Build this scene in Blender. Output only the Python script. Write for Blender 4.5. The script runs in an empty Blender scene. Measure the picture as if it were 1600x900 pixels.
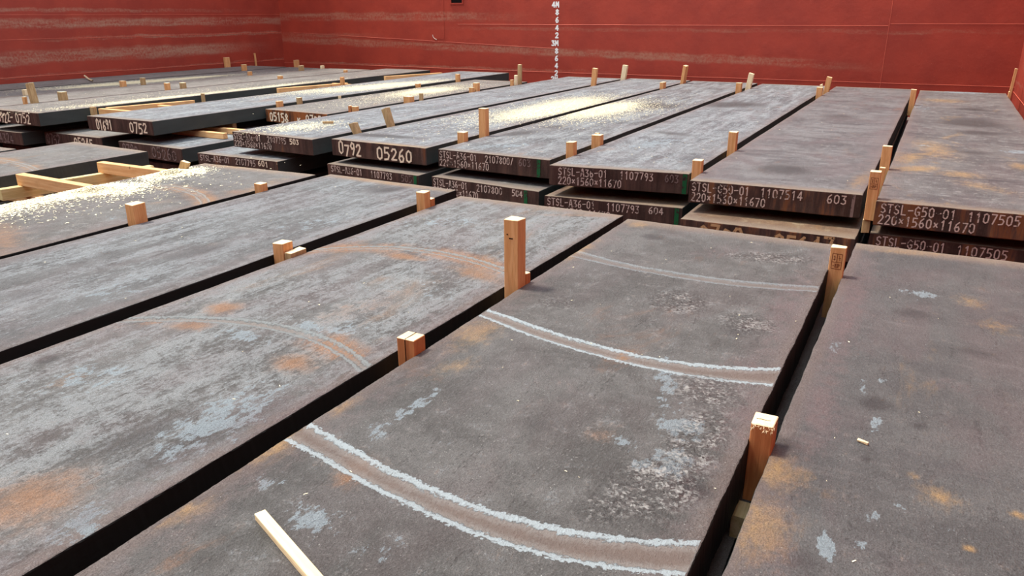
import bpy, bmesh, math, random
from mathutils import Vector, Matrix

C = bpy.context.scene.collection
SC = bpy.context.scene
# ------------------------------------------------------------------ camera
cam_d = bpy.data.cameras.new('camera'); cam = bpy.data.objects.new('camera', cam_d); C.objects.link(cam)
cam_d.sensor_width = 36.0
cam_d.lens = 1207.45 * 36.0 / 1600.0
cam_d.clip_start = 0.05; cam_d.clip_end = 300
R_ = Vector((0.88191532, 0.47139878, -0.00292657)); U_ = Vector((-0.15496119, 0.29576077, 0.94260946)); F_ = Vector((-0.44521052, 0.83084821, -0.33388447))
cam.matrix_world = Matrix(((R_.x, U_.x, -F_.x, 0.0), (R_.y, U_.y, -F_.y, 0.0), (R_.z, U_.z, -F_.z, 1.57949), (0, 0, 0, 1)))
SC.camera = cam
# ------------------------------------------------------------------ sky, sun, exposure
W = bpy.data.worlds.new('world'); SC.world = W; W.use_nodes = True
bg = W.node_tree.nodes['Background']
bg.inputs['Color'].default_value = (0.80, 0.91, 1.0, 1); bg.inputs['Strength'].default_value = 1.15
sun_d = bpy.data.lights.new('sun', 'SUN'); sun = bpy.data.objects.new('sun', sun_d); C.objects.link(sun)
sun_d.energy = 3.3; sun_d.angle = math.radians(9); sun_d.color = (1.0, 0.93, 0.80)
sun.location = (0, 0, 12)
sun.rotation_euler = Vector((0.42, 0.05, -0.91)).to_track_quat('-Z', 'Y').to_euler()
SC.view_settings.view_transform = 'Standard'; SC.view_settings.look = 'None'
SC.view_settings.gamma = 1; SC.view_settings.use_curve_mapping = False
SC.view_settings.exposure = 0.74

# ------------------------------------------------------------------ helpers
def link(name, verts, faces, mats=(), parent=None, smooth=False, midx=None):
    me = bpy.data.meshes.new(name); me.from_pydata([tuple(v) for v in verts], [], faces)
    for m in mats: me.materials.append(m)
    if midx: me.polygons.foreach_set('material_index', midx)
    if smooth: me.polygons.foreach_set('use_smooth', [True] * len(me.polygons))
    me.update()
    o = bpy.data.objects.new(name, me); C.objects.link(o)
    if parent: o.parent = parent
    return o
def tag(o, label=None, cat=None, group=None, kind=None):
    if label: o['label'] = label
    if cat: o['category'] = cat
    if group: o['group'] = group
    if kind: o['kind'] = kind
    return o
def bm_obj(name, bm, mats, parent=None):
    me = bpy.data.meshes.new(name); bm.to_mesh(me); bm.free()
    for m in mats: me.materials.append(m)
    o = bpy.data.objects.new(name, me); C.objects.link(o)
    if parent: o.parent = parent
    return o

class NT:
    """small node-tree builder"""
    def __init__(s, name):
        s.m = bpy.data.materials.new(name); s.m.use_nodes = True; s.t = s.m.node_tree
        s.b = s.t.nodes['Principled BSDF']; s.tc = s.n('ShaderNodeTexCoord'); s._rand = None
    def n(s, k, **kw):
        x = s.t.nodes.new(k)
        for a, b in kw.items(): setattr(x, a, b)
        return x
    def put(s, node, key, v):
        if v is None: return
        if hasattr(v, 'links') or isinstance(v, bpy.types.NodeSocket): s.t.links.new(v, node.inputs[key])
        else: node.inputs[key].default_value = v
    def math(s, op, a, b=None, c=None, clamp=False):
        x = s.n('ShaderNodeMath', operation=op, use_clamp=clamp); s.put(x, 0, a); s.put(x, 1, b); s.put(x, 2, c); return x.outputs[0]
    def coords(s, scale=(1, 1, 1), off=(0, 0, 0), rand=True, rot=(0, 0, 0)):
        v = s.tc.outputs['Object']
        if rand:
            oi = s.n('ShaderNodeObjectInfo'); k = s.math('MULTIPLY', oi.outputs['Random'], 37.0)
            a = s.n('ShaderNodeVectorMath', operation='ADD'); s.put(a, 0, v); s.put(a, 1, k); v = a.outputs[0]
        mp = s.n('ShaderNodeMapping'); s.put(mp, 'Vector', v); mp.inputs['Scale'].default_value = scale; mp.inputs['Location'].default_value = off
        mp.inputs['Rotation'].default_value = rot
        return mp.outputs[0]
    def noise(s, vec, scale, detail=4, rough=0.55, dist=0.0):
        x = s.n('ShaderNodeTexNoise'); s.put(x, 'Vector', vec); s.put(x, 'Scale', scale); s.put(x, 'Detail', detail); s.put(x, 'Roughness', rough); s.put(x, 'Distortion', dist)
        return x.outputs[0]
    def vor(s, vec, scale, feature='F1', out='Distance'):
        x = s.n('ShaderNodeTexVoronoi', feature=feature); s.put(x, 'Vector', vec); s.put(x, 'Scale', scale); return x.outputs[out]
    def step(s, v, a, b, lo=0.0, hi=1.0):
        x = s.n('ShaderNodeMapRange', interpolation_type='SMOOTHSTEP'); s.put(x, 0, v)
        x.inputs[1].default_value = a; x.inputs[2].default_value = b; x.inputs[3].default_value = lo; x.inputs[4].default_value = hi
        return x.outputs[0]
    def mix(s, f, a, b, mode='MIX'):
        x = s.n('ShaderNodeMix', data_type='RGBA', blend_type=mode); s.put(x, 'Factor', f)
        for k, v in ((6, a), (7, b)):
            if isinstance(v, (tuple, list)): v = tuple(v) + (1,) if len(v) == 3 else v
            s.put(x, k, v)
        return x.outputs[2]
    def attr(s, name):
        x = s.n('ShaderNodeAttribute', attribute_name=name); return x.outputs['Fac']
    def xyz(s):
        x = s.n('ShaderNodeSeparateXYZ'); s.put(x, 0, s.tc.outputs['Object']); return x.outputs
    def bump(s, h, strength, dist, prev=None):
        x = s.n('ShaderNodeBump'); s.put(x, 'Height', h); s.put(x, 'Strength', strength); s.put(x, 'Distance', dist)
        if prev is not None: s.put(x, 'Normal', prev)
        return x.outputs[0]
    def done(s, col, rough=0.6, nrm=None, spec=0.5, metal=0.0):
        if isinstance(col, tuple): col = col + (1,)
        s.put(s.b, 'Base Color', col); s.put(s.b, 'Roughness', rough); s.put(s.b, 'Normal', nrm); s.put(s.b, 'Specular IOR Level', spec); s.put(s.b, 'Metallic', metal)
        return s.m

# ------------------------------------------------------------------ materials
# stains, scale patches, painted glints and a painted shadow on single slabs in slab coordinates: (x, y, half length, half width, angle, strength)
PATCHES = {
 'N1': {
  'pale': [(0.29, -3.36, 0.152, 0.035, 1.6, 0.62), (1.15, -2.68, 0.256, 0.05, -1.32, 0.55), (1.14, -3.22, 0.054, 0.06, -2.05, 0.55), (1.34, -3.02, 0.082, 0.07, 0.62, 0.72), (1.36, -3.27, 0.092, 0.07, -1.45, 0.66), (0.26, -3.6, 0.066, 0.04, -1.17, 0.5), (0.16, -4.03, 0.054, 0.06, -1.36, 0.55), (0.45, -4.17, 0.115, 0.12, -0.61, 0.45), (0.54, -3.54, 0.046, 0.04, -1.49, 0.45), (0.71, -4.16, 0.072, 0.08, -1.77, 0.42), (1.27, -3.33, 0.045, 0.05, -0.33, 0.5)],
  'rust': [(0.36, -3.82, 0.059, 0.05, -0.35, 0.75), (0.38, -3.91, 0.045, 0.04, -0.43, 0.6), (1.07, -3.22, 0.045, 0.05, 0.16, 0.35)],
  'ochre': [(0.13, -0.13, 0.063, 0.07, 0.16, 0.62), (-0.02, -0.95, 0.232, 0.06, -1.56, 0.55), (0.11, -2.56, 0.162, 0.07, -1.46, 0.6), (0.23, -2.93, 0.088, 0.05, -1.87, 0.42), (0.0, -3.84, 0.114, 0.05, -1.51, 0.6), (0.03, -3.49, 0.082, 0.03, 1.65, 0.45), (0.04, -4.3, 0.08, 0.04, -1.77, 0.5)],
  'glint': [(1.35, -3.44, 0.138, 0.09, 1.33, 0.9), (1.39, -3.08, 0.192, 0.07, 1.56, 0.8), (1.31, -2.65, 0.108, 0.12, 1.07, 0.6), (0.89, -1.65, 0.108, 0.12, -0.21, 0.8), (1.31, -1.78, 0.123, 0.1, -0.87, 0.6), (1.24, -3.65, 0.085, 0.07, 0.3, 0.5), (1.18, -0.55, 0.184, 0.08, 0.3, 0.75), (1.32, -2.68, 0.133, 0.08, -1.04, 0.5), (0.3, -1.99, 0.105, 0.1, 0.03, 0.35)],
  'dark': [(1.47, -3.4, 0.045, 0.05, -0.33, 0.8), (0.34, -0.42, 0.068, 0.06, -0.12, 0.7), (1.29, -1.92, 0.071, 0.07, 0.21, 0.5), (0.8, -3.25, 0.056, 0.06, -0.17, 0.35)],
  'violet': [(1.44, -1.42, 0.392, 0.09, -1.5, 0.8), (1.54, -2.84, 0.199, 0.08, -1.47, 0.7), (1.41, -2.35, 0.093, 0.09, -0.94, 0.6), (0.88, -0.54, 0.244, 0.12, 0.91, 0.5), (0.67, -2.92, 0.18, 0.2, 0.48, 0.25)],
 },
 'N0': {
  'pale': [(0.33, -0.9, 0.367, 0.12, 0.61, 0.5), (1.34, -3.97, 0.302, 0.13, -1.4, 0.62), (0.48, -3.99, 0.201, 0.22, -1.55, 0.5), (1.16, -2.98, 0.124, 0.12, 1.77, 0.5), (1.48, -4.67, 0.109, 0.08, -0.9, 0.6), (0.75, -3.3, 0.195, 0.07, -0.13, 0.55), (1.22, -2.26, 0.185, 0.12, -0.49, 0.4), (1.04, -3.09, 0.184, 0.06, -0.51, 0.6)],
  'rust': [(0.34, -3.06, 0.07, 0.07, 0.36, 0.8), (0.4, -3.33, 0.096, 0.05, 0.41, 0.7), (1.22, -3.42, 0.084, 0.07, -0.12, 0.8), (0.64, -1.77, 0.145, 0.05, 0.01, 0.8), (1.33, -1.87, 0.17, 0.06, -0.25, 0.7), (1.24, -3.11, 0.108, 0.06, -0.53, 0.6), (1.22, -4.69, 0.126, 0.14, -0.06, 0.75), (1.01, -2.74, 0.191, 0.08, -1.86, 0.4), (1.08, -2.4, 0.267, 0.07, -1.8, 0.35), (1.25, -0.15, 0.261, 0.04, 0.38, 0.5), (0.08, -1.83, 0.184, 0.05, 1.22, 0.6)],
  'dark': [(0.14, -3.96, 0.032, 0.035, 0.49, 0.95), (1.4, -4.06, 0.327, 0.1, -1.68, 0.5), (1.18, -4.19, 0.239, 0.08, -1.81, 0.4), (0.26, -1.69, 0.275, 0.08, -1.73, 0.35)],
  'violet': [(1.6, -2.64, 0.346, 0.05, -1.56, 0.8), (1.59, -3.75, 0.311, 0.05, -1.57, 0.8), (1.58, -4.45, 0.128, 0.04, -1.46, 0.6), (1.11, -0.61, 0.474, 0.06, -1.49, 0.5)],
 },
 'N2': {
  'pale': [(0.33, -2.36, 0.03, 0.03, -0.87, 0.5), (0.25, -2.47, 0.09, 0.02, -1.42, 0.55), (0.33, -2.82, 0.079, 0.02, -1.57, 0.6), (0.25, -3.72, 0.072, 0.025, -1.34, 0.85), (0.24, -3.67, 0.025, 0.02, -1.62, 0.7), (0.35, -3.65, 0.028, 0.03, -1.18, 0.5), (0.4, -3.33, 0.094, 0.03, -0.76, 0.4), (0.37, -3.5, 0.036, 0.04, -0.91, 0.5), (0.57, -3.45, 0.051, 0.05, 0.19, 0.35), (0.45, -1.0, 0.09, 0.1, -0.9, 0.5), (0.09, -2.04, 0.083, 0.03, -1.62, 0.6)],
  'rust': [],
  'ochre': [(0.05, -3.35, 0.091, 0.05, -1.45, 0.62), (0.07, -3.72, 0.129, 0.06, -1.49, 0.6), (0.12, -3.34, 0.069, 0.04, -1.42, 0.45), (0.56, -3.24, 0.045, 0.05, 0.16, 0.5), (0.82, -1.37, 0.082, 0.06, -0.92, 0.4), (0.7, -0.99, 0.096, 0.06, -1.11, 0.4), (0.34, -0.08, 0.222, 0.05, 0.23, 0.5), (0.48, -3.15, 0.018, 0.02, 1.04, 0.5), (0.8, -3.25, 0.018, 0.02, -1.63, 0.6), (0.65, -3.52, 0.013, 0.015, -0.99, 0.7)],
  'dark': [(0.31, -2.62, 0.054, 0.05, -0.82, 0.7), (0.49, -2.74, 0.027, 0.03, -0.83, 0.6), (0.41, -1.37, 0.074, 0.06, -0.16, 0.6), (0.04, -3.14, 0.045, 0.05, -1.93, 0.6), (0.72, -1.82, 0.076, 0.04, -0.26, 0.45), (0.21, -3.83, 0.054, 0.06, -0.31, 0.5), (0.32, -3.11, 0.018, 0.02, -0.21, 0.6)],  # the blotch at the left edge paints the dark block's cast shadow
  'violet': [(0.1, -1.56, 0.584, 0.06, -1.58, 0.9), (0.12, -2.82, 0.274, 0.06, -1.54, 0.8), (0.6, -2.26, 0.072, 0.08, -0.94, 0.5), (0.16, -3.84, 0.067, 0.07, -1.22, 0.7), (0.17, -1.39, 0.135, 0.15, 0.48, 0.3)],
 },
 'S5': {
  'dark': [(0.72, 0.95, 0.198, 0.22, -0.34, 0.75), (0.73, 5.99, 0.227, 0.25, -0.24, 0.5)],
  'ochre': [(0.84, -0.2, 0.582, 0.05, 0.13, 0.55), (1.48, 0.71, 0.408, 0.06, 1.5, 0.5)],
  'pale': [(0.72, 4.14, 0.357, 0.3, -0.44, 0.3)],
  'violet': [(1.44, 3.58, 1.822, 0.2, -1.54, 0.5)],
 },
 'S6': {
  'ochre': [(0.24, 1.81, 0.211, 0.12, 0.71, 0.7), (0.65, 1.67, 0.155, 0.14, -0.03, 0.6), (0.39, 3.36, 0.55, 0.16, -1.33, 0.55), (0.45, 9.55, 0.293, 0.3, -0.61, 0.5), (0.83, 1.1, 0.232, 0.1, -0.8, 0.5), (1.23, 2.47, 0.181, 0.08, -1.49, 0.6), (0.13, 2.46, 0.315, 0.1, -1.58, 0.6)],
  'dark': [(0.86, 6.19, 0.315, 0.35, -0.1, 0.8), (0.87, 5.09, 0.243, 0.2, -0.13, 0.6), (0.9, 8.2, 0.18, 0.2, -0.05, 0.6), (0.8, 3.23, 0.24, 0.12, -0.16, 0.5)],
  'pale': [(1.27, 3.52, 0.135, 0.15, -1.03, 0.7), (0.79, 11.54, 0.472, 0.25, 0.05, 0.7), (0.07, 8.2, 0.719, 0.2, -1.48, 0.5), (0.28, 3.55, 0.124, 0.12, -0.66, 0.5)],
  'violet': [(0.08, 2.83, 2.132, 0.1, -1.55, 0.4)],
 },
 'N-2': {
  'pale': [(1.94, -2.78, 0.256, 0.15, -2.07, 0.5), (1.55, -0.53, 0.198, 0.1, 0.47, 0.4), (1.34, -1.93, 0.197, 0.15, 1.0, 0.5), (1.86, -2.12, 0.305, 0.12, -1.63, 0.4)],
  'rust': [(1.33, -1.19, 0.233, 0.08, -0.4, 0.8), (1.46, -0.9, 0.109, 0.08, 0.47, 0.55), (0.86, -1.02, 0.165, 0.05, -0.22, 0.5), (1.1, -2.86, 0.434, 0.1, -0.49, 0.6)],
  'dark': [(1.26, -1.25, 0.148, 0.06, 0.8, 0.5)],
  'ochre': [(0.43, -0.01, 0.308, 0.05, 0.13, 0.5), (1.47, -0.57, 0.282, 0.06, -1.4, 0.5)],
 },
 'N-1': {
  'dark': [(0.99, -0.32, 0.151, 0.09, 1.11, 0.6), (0.55, -2.89, 0.092, 0.1, 1.13, 0.4), (1.05, -2.61, 0.188, 0.08, -1.83, 0.4), (0.85, -3.68, 0.127, 0.08, -1.74, 0.4)],
  'pale': [(1.24, -1.59, 0.427, 0.15, -1.66, 0.4), (1.26, -3.38, 0.291, 0.2, -1.56, 0.4), (1.21, -0.47, 0.149, 0.1, 1.42, 0.3)],
  'violet': [(0.99, -0.27, 0.194, 0.15, 1.21, 0.5)],
  'ochre': [(0.78, -0.06, 0.668, 0.05, -0.04, 0.6)],
 },
 'S4': {
  'dark': [(0.36, 6.93, 0.475, 0.35, 0.77, 0.75), (0.49, 2.93, 0.283, 0.12, -0.28, 0.5), (-0.06, 4.07, 0.266, 0.12, 0.47, 0.4)],
  'pale': [(0.55, 1.95, 0.594, 0.25, 1.38, 0.55), (0.87, 4.75, 0.438, 0.2, 0.88, 0.3)],
  'ochre': [(0.86, -0.05, 0.598, 0.07, 0.04, 0.5)],
  'violet': [(1.64, 1.42, 0.224, 0.1, -1.63, 0.4)],
 },
 'S3': {
  'dark': [(0.27, 1.67, 0.253, 0.12, 1.35, 0.7), (0.42, 2.52, 0.182, 0.1, 1.22, 0.5), (0.9, 5.91, 0.315, 0.35, 0.46, 0.7), (-0.05, 2.72, 0.315, 0.1, 1.03, 0.4)],
  'pale': [(0.62, 0.65, 0.383, 0.15, 0.77, 0.6), (0.44, 3.85, 0.432, 0.2, 0.91, 0.4)],
  'ochre': [(0.85, -0.06, 0.594, 0.06, -0.02, 0.4)],
 },
 'S2': {
  'dark': [(0.3, 0.56, 0.512, 0.1, 0.1, 0.85), (-0.1, 0.88, 0.246, 0.08, 0.71, 0.6)],
  'ochre': [(0.99, 0.01, 0.444, 0.05, 0.04, 0.6)],
  'pale': [(0.46, 1.87, 0.45, 0.3, 1.28, 0.4)],
 },
}
def top_mat(name, dark=(.075, .068, .066), mid=(.125, .116, .115), pale=(.24, .27, .30), pale_amt=.45, streak=.5,
            purple=.3, rust=.15, rust_col=(.30, .13, .05), tan=.6, bands=0.0, glint=0.0, groove=False, groove_th=.52, lipc=(.42, .49, .53), rim=(.27, .205, .15), coarse=1.0, flecks=.5, dust=(), patches=None, edge_violet=.35, lip_fade=None):
    t = NT(name)
    iso = t.coords(); lon = t.coords((1, .11, 1)); wid = t.coords((.16, 1, 1))
    n_big = t.noise(iso, 1.6 * coarse, 5, .6, .4); n_mid = t.noise(iso, 9, 6, .68, .3); n_fine = t.noise(iso, 70, 4, .7); n_grit = t.noise(iso, 210, 3, .7); n_pit = t.noise(t.coords((1, .55, 1), (5, 1, 2)), 85, 5, .8)
    n_lon = t.noise(lon, 7, 6, .68, .25); n_lon2 = t.noise(lon, 22, 4, .7)
    base = t.mix(t.step(t.math('ADD', t.math('MULTIPLY', n_big, .6), t.math('MULTIPLY', n_mid, .4)), .38, .62), dark, mid)
    # long rolling streaks
    sm = t.math('ADD', t.math('MULTIPLY', n_lon, streak), t.math('MULTIPLY', n_mid, 1 - streak))
    n_f2 = t.noise(t.coords((1, .45, 1), (2, 4, 6)), 38, 5, .75)
    pm = t.math('ADD', t.math('MULTIPLY', sm, .50), t.math('ADD', t.math('MULTIPLY', n_f2, .30), t.math('MULTIPLY', n_fine, .20)))
    th = .60 - .16 * pale_amt
    pmask = t.step(pm, th - .01, th + .07)
    base = t.mix(t.math('MULTIPLY', pmask, .75), base, pale)
    dm = t.step(t.math('ADD', t.math('MULTIPLY', n_lon2, .40 + .25 * streak), t.math('MULTIPLY', n_pit, .60 - .25 * streak)), .385, .445, 1, 0)
    base = t.mix(t.math('MULTIPLY', dm, .74), base, tuple(c * .5 for c in dark))
    base = t.mix(t.math('MULTIPLY', t.step(n_pit, .55, .63), .30), base, tuple(min(.4, c * 1.9) for c in mid))
    # violet mill-scale tint
    n_p = t.noise(t.coords((1, .5, 1), (7, 3, 0)), 2.3, 4, .55, .6)
    base = t.mix(t.math('MULTIPLY', t.step(n_p, .48, .66), purple), base, (.165, .098, .105))
    if bands:
        n_b = t.noise(wid, 5.5, 5, .65, .3); n_b2 = t.noise(t.coords((.12, 1, 1), (3, 11, 0)), 14, 4, .7)
        base = t.mix(t.math('MULTIPLY', t.step(n_b, .52, .70), bands), base, (.045, .042, .050))
        base = t.mix(t.math('MULTIPLY', t.step(n_b2, .56, .70), bands * .55), base, (.27, .24, .24))
    # rust bloom
    n_r = t.noise(t.coords((1, .45, 1), (17, 5, 2)), 2.1, 6, .7, .5)
    rm = t.math('MULTIPLY', t.step(n_r, .60 - .14 * rust, .72 - .10 * rust), t.step(n_fine, .35, .6, .35, 1))
    base = t.mix(t.math('MULTIPLY', rm, min(1, .35 + rust)), base, rust_col)
    # tan scale along the rim of the slab
    ed = t.attr('edge'); en = t.attr('endd')
    edn = t.math('ADD', ed, t.math('MULTIPLY', t.math('SUBTRACT', n_mid, .5), .10))
    base = t.mix(t.math('MULTIPLY', t.step(edn, .015, .075, 1, 0), .55 * tan), base, (.19, .13, .115))
    enn = t.math('ADD', en, t.math('MULTIPLY', t.math('SUBTRACT', n_mid, .5), .16))
    base = t.mix(t.math('MULTIPLY', t.step(enn, .03, .21, 1, 0), .85 * tan), base, rim)
    gmask = None
    if patches:
        x, y, z = t.xyz()
        pn = t.math('ADD', t.math('MULTIPLY', n_mid, .5), t.math('MULTIPLY', n_f2, .5))
        cols = {'pale': (.24, .29, .325), 'rust': (.29, .145, .068), 'ochre': (.42, .25, .095), 'dark': (.040, .036, .038), 'violet': (.15, .098, .104), 'glint': (.20, .20, .20)}
        for cat in ('violet', 'dark', 'ochre', 'rust', 'pale', 'glint'):
            tot = None
            for (cx, cy, a, b, an, k) in patches.get(cat, ()):
                dx = t.math('SUBTRACT', x, cx); dy = t.math('SUBTRACT', y, cy); ca, sa = math.cos(an), math.sin(an)
                u = t.math('ADD', t.math('MULTIPLY', dx, ca / a), t.math('MULTIPLY', dy, sa / a))
                v = t.math('ADD', t.math('MULTIPLY', dx, -sa / b), t.math('MULTIPLY', dy, ca / b))
                g_ = t.math('MULTIPLY', t.math('EXPONENT', t.math('MULTIPLY', t.math('ADD', t.math('MULTIPLY', u, u), t.math('MULTIPLY', v, v)), -.42)), k)
                tot = g_ if tot is None else t.math('MAXIMUM', tot, g_)
            if tot is None: continue
            if cat in ('rust', 'ochre'): tot = t.math('MULTIPLY', tot, 1.35)
            if cat in ('pale',):
                mk = t.math('MULTIPLY', t.step(t.math('ADD', tot, t.math('MULTIPLY', t.math('SUBTRACT', pn, .5), 2.6)), .46, .54), t.step(tot, .08, .25))
                base = t.mix(t.math('MULTIPLY', mk, .85), base, cols[cat])
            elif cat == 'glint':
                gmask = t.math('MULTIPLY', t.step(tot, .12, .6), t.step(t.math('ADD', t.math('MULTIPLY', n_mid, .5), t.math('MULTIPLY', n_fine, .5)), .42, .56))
            else:
                mk = t.step(t.math('ADD', tot, t.math('MULTIPLY', t.math('SUBTRACT', pn, .5), 2.6 if cat != 'dark' else 1.6)), .12 if cat != 'dark' else .10, 1.25 if cat != 'dark' else .65)
                base = t.mix(t.math('MULTIPLY', mk, {'violet': .75, 'dark': .8, 'ochre': .8, 'rust': .85}[cat]), base, cols[cat])
    # violet band just inside the long edges
    sid = t.attr('edge'); vb = t.math('MULTIPLY', t.step(sid, .02, .06), t.step(sid, .10, .20, 1, 0))
    base = t.mix(t.math('MULTIPLY', t.math('MULTIPLY', vb, t.step(n_mid, .35, .6)), edge_violet), base, (.155, .108, .108))
    # flecks
    fl = t.vor(iso, 55); fm = t.math('MULTIPLY', t.step(fl, .10, .17, 1, 0), t.step(t.noise(iso, 11, 3), .5, .62))
    base = t.mix(t.math('MULTIPLY', fm, flecks), base, (.42, .42, .40))
    if dust:
        x, y, z = t.xyz(); tot = None
        for (cx, cy, sx, sy, k) in dust:
            ax = t.math('DIVIDE', t.math('SUBTRACT', x, cx), sx); ay = t.math('DIVIDE', t.math('SUBTRACT', y, cy), sy)
            g_ = t.math('MULTIPLY', t.math('EXPONENT', t.math('MULTIPLY', t.math('ADD', t.math('MULTIPLY', ax, ax), t.math('MULTIPLY', ay, ay)), -.5)), k)
            tot = g_ if tot is None else t.math('ADD', tot, g_)
        dn = t.math('ADD', t.math('MULTIPLY', t.noise(t.coords((1.6, 1, 1)), 14, 5, .75), .55), t.math('MULTIPLY', n_fine, .45))
        dmk = t.step(t.math('ADD', tot, t.math('MULTIPLY', t.math('SUBTRACT', dn, .5), 1.6)), .30, .85)
        base = t.mix(dmk, base, (.78, .69, .47))
    base = t.mix(1.0, base, t.mix(t.step(n_grit, .3, .7), (.66, .66, .66), (1.36, 1.36, 1.36)), 'MULTIPLY')
    nh = t.math('ADD', t.math('MULTIPLY', n_fine, .5), t.math('MULTIPLY', n_mid, 1.0))
    h = t.math('ADD', nh, t.math('MULTIPLY', pmask, .12))
    rough = t.math('ADD', t.math('MULTIPLY', n_fine, .35), .38)
    if groove:
        g = t.attr('groove')
        rg = t.vor(iso, 75, out='Color'); sp = t.n('ShaderNodeSeparateXYZ'); t.put(sp, 0, rg)
        gn = t.math('ADD', t.math('ADD', g, t.math('MULTIPLY', t.math('SUBTRACT', sp.outputs[0], .5), .014)), t.math('ADD', t.math('MULTIPLY', t.math('SUBTRACT', n_fine, .5), .030), t.math('MULTIPLY', t.math('SUBTRACT', n_mid, .5), .022)))
        lip = t.math('MULTIPLY', t.step(gn, -.016, -.006), t.step(gn, .014, .018, 1, 0))
        inn = t.step(gn, -.018, -.010, 1, 0)
        if lip_fade:
            fd = t.step(t.xyz()[1], lip_fade[0], lip_fade[1], 1.0, lip_fade[2]); lip = t.math('MULTIPLY', lip, fd); inn = t.math('MULTIPLY', inn, t.math('MULTIPLY_ADD', fd, .6, .4))
        base = t.mix(t.math('MULTIPLY', inn, .85), base, t.mix(t.step(gn, -.055, -.012, 0, .65), t.mix(n_mid, (.22, .165, .14), (.15, .122, .11)), (.33, .315, .30)))
        rr = t.math('MULTIPLY', t.math('MULTIPLY', t.step(g, .0, .15, 1, 0), t.step(n_r, groove_th, groove_th + .10)), t.step(n_fine, .36, .55, .2, 1))
        base = t.mix(t.math('MULTIPLY', rr, .75), base, groove if isinstance(groove, tuple) else rust_col)
        base = t.mix(t.math('MULTIPLY', lip, .85), base, lipc)
        h = t.math('ADD', h, t.math('MULTIPLY', lip, .35))
        rough = t.mix(inn, rough, (.33, .33, .33))
    h = t.math('ADD', h, t.math('MULTIPLY', n_pit, .9)); nrm = t.bump(h, .95, .016)
    nrm = t.bump(n_grit, .25, .003, nrm)
    spec = .5; metal = 0.0
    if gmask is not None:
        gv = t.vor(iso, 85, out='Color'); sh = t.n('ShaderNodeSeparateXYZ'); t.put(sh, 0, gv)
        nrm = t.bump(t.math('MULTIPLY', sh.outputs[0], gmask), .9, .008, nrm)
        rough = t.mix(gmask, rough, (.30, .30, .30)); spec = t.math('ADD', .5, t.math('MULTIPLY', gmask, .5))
        base = t.mix(t.math('MULTIPLY', gmask, t.step(sh.outputs[1], .35, .8, 0, .85)), base, (.46, .46, .45))  # white sparkle of sun and sky lightened into the base colour
    return t.done(base, rough, nrm, spec, metal)

def end_mat(name='flame_cut_slab_end', ra=.60, rb=.72, rk=.7):
    t = NT(name)
    v = t.coords((1, 1, .14)); iso = t.coords()
    n1 = t.noise(v, 9, 5, .65); n2 = t.noise(v, 90, 3, .6); n3 = t.noise(iso, 40, 3, .6)
    col = t.mix(t.step(n1, .35, .65), (.038, .019, .0145), (.090, .046, .036))
    col = t.mix(t.math('MULTIPLY', t.step(n1, ra, rb), rk), col, (.20, .075, .026))
    col = t.mix(t.math('MULTIPLY', t.step(n3, .55, .75), .25), col, (.13, .085, .07))
    nrm = t.bump(n2, .6, .004); nrm = t.bump(n3, .4, .004, nrm)
    return t.done(col, .72, nrm, .3)
def rust_end_mat():
    t = NT('rusty_slab_end')
    v = t.coords((1, 1, .2)); n1 = t.noise(v, 10, 5, .65); n3 = t.noise(t.coords(), 40, 3, .6)
    col = t.mix(t.step(n1, .38, .62), (.055, .025, .016), (.27, .085, .025))
    return t.done(col, .8, t.bump(n3, .5, .004), .2)
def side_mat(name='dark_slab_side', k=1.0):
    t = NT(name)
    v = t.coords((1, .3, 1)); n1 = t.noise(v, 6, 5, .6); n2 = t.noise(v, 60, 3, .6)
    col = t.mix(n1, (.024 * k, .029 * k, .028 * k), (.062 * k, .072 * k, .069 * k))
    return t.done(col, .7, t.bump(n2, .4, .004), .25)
def paint_mat(name, col, worn=.45, under=(.035, .022, .02)):
    t = NT(name); n1 = t.noise(t.coords(), 34, 4, .7); n2 = t.noise(t.coords(), 9, 2, .5)
    m = t.step(t.math('ADD', t.math('MULTIPLY', n1, .7), t.math('MULTIPLY', n2, .3)), .36 + .22 * worn - .05, .36 + .22 * worn + .03)
    return t.done(t.mix(m, under, col), .8, None, .2)
def wood_mat(name, a, b, c=None, axis='z'):
    t = NT(name)
    s = {'z': (1, 1, .07), 'x': (.07, 1, 1), 'y': (1, .07, 1)}[axis]
    v = t.coords(s); n1 = t.noise(v, 42, 4, .6, .5); n2 = t.noise(v, 190, 3, .6); n3 = t.noise(t.coords(), 5, 3, .5)
    col = t.mix(t.step(n1, .35, .65), a, b)
    col = t.mix(t.math('MULTIPLY', t.step(n3, .55, .75), .35), col, tuple(q * .7 for q in a))
    col = t.mix(1.0, col, t.mix(n2, (.85, .85, .85), (1.12, 1.12, 1.12)), 'MULTIPLY')
    kd = t.vor(t.coords((3.5, 3.5, 1.6)), 1.6); col = t.mix(t.step(kd, .06, .10, .7, 0), col, tuple(q * .35 for q in a))
    return t.done(col, .75, t.bump(t.math('ADD', n1, n2), .3, .003), .25)
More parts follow.
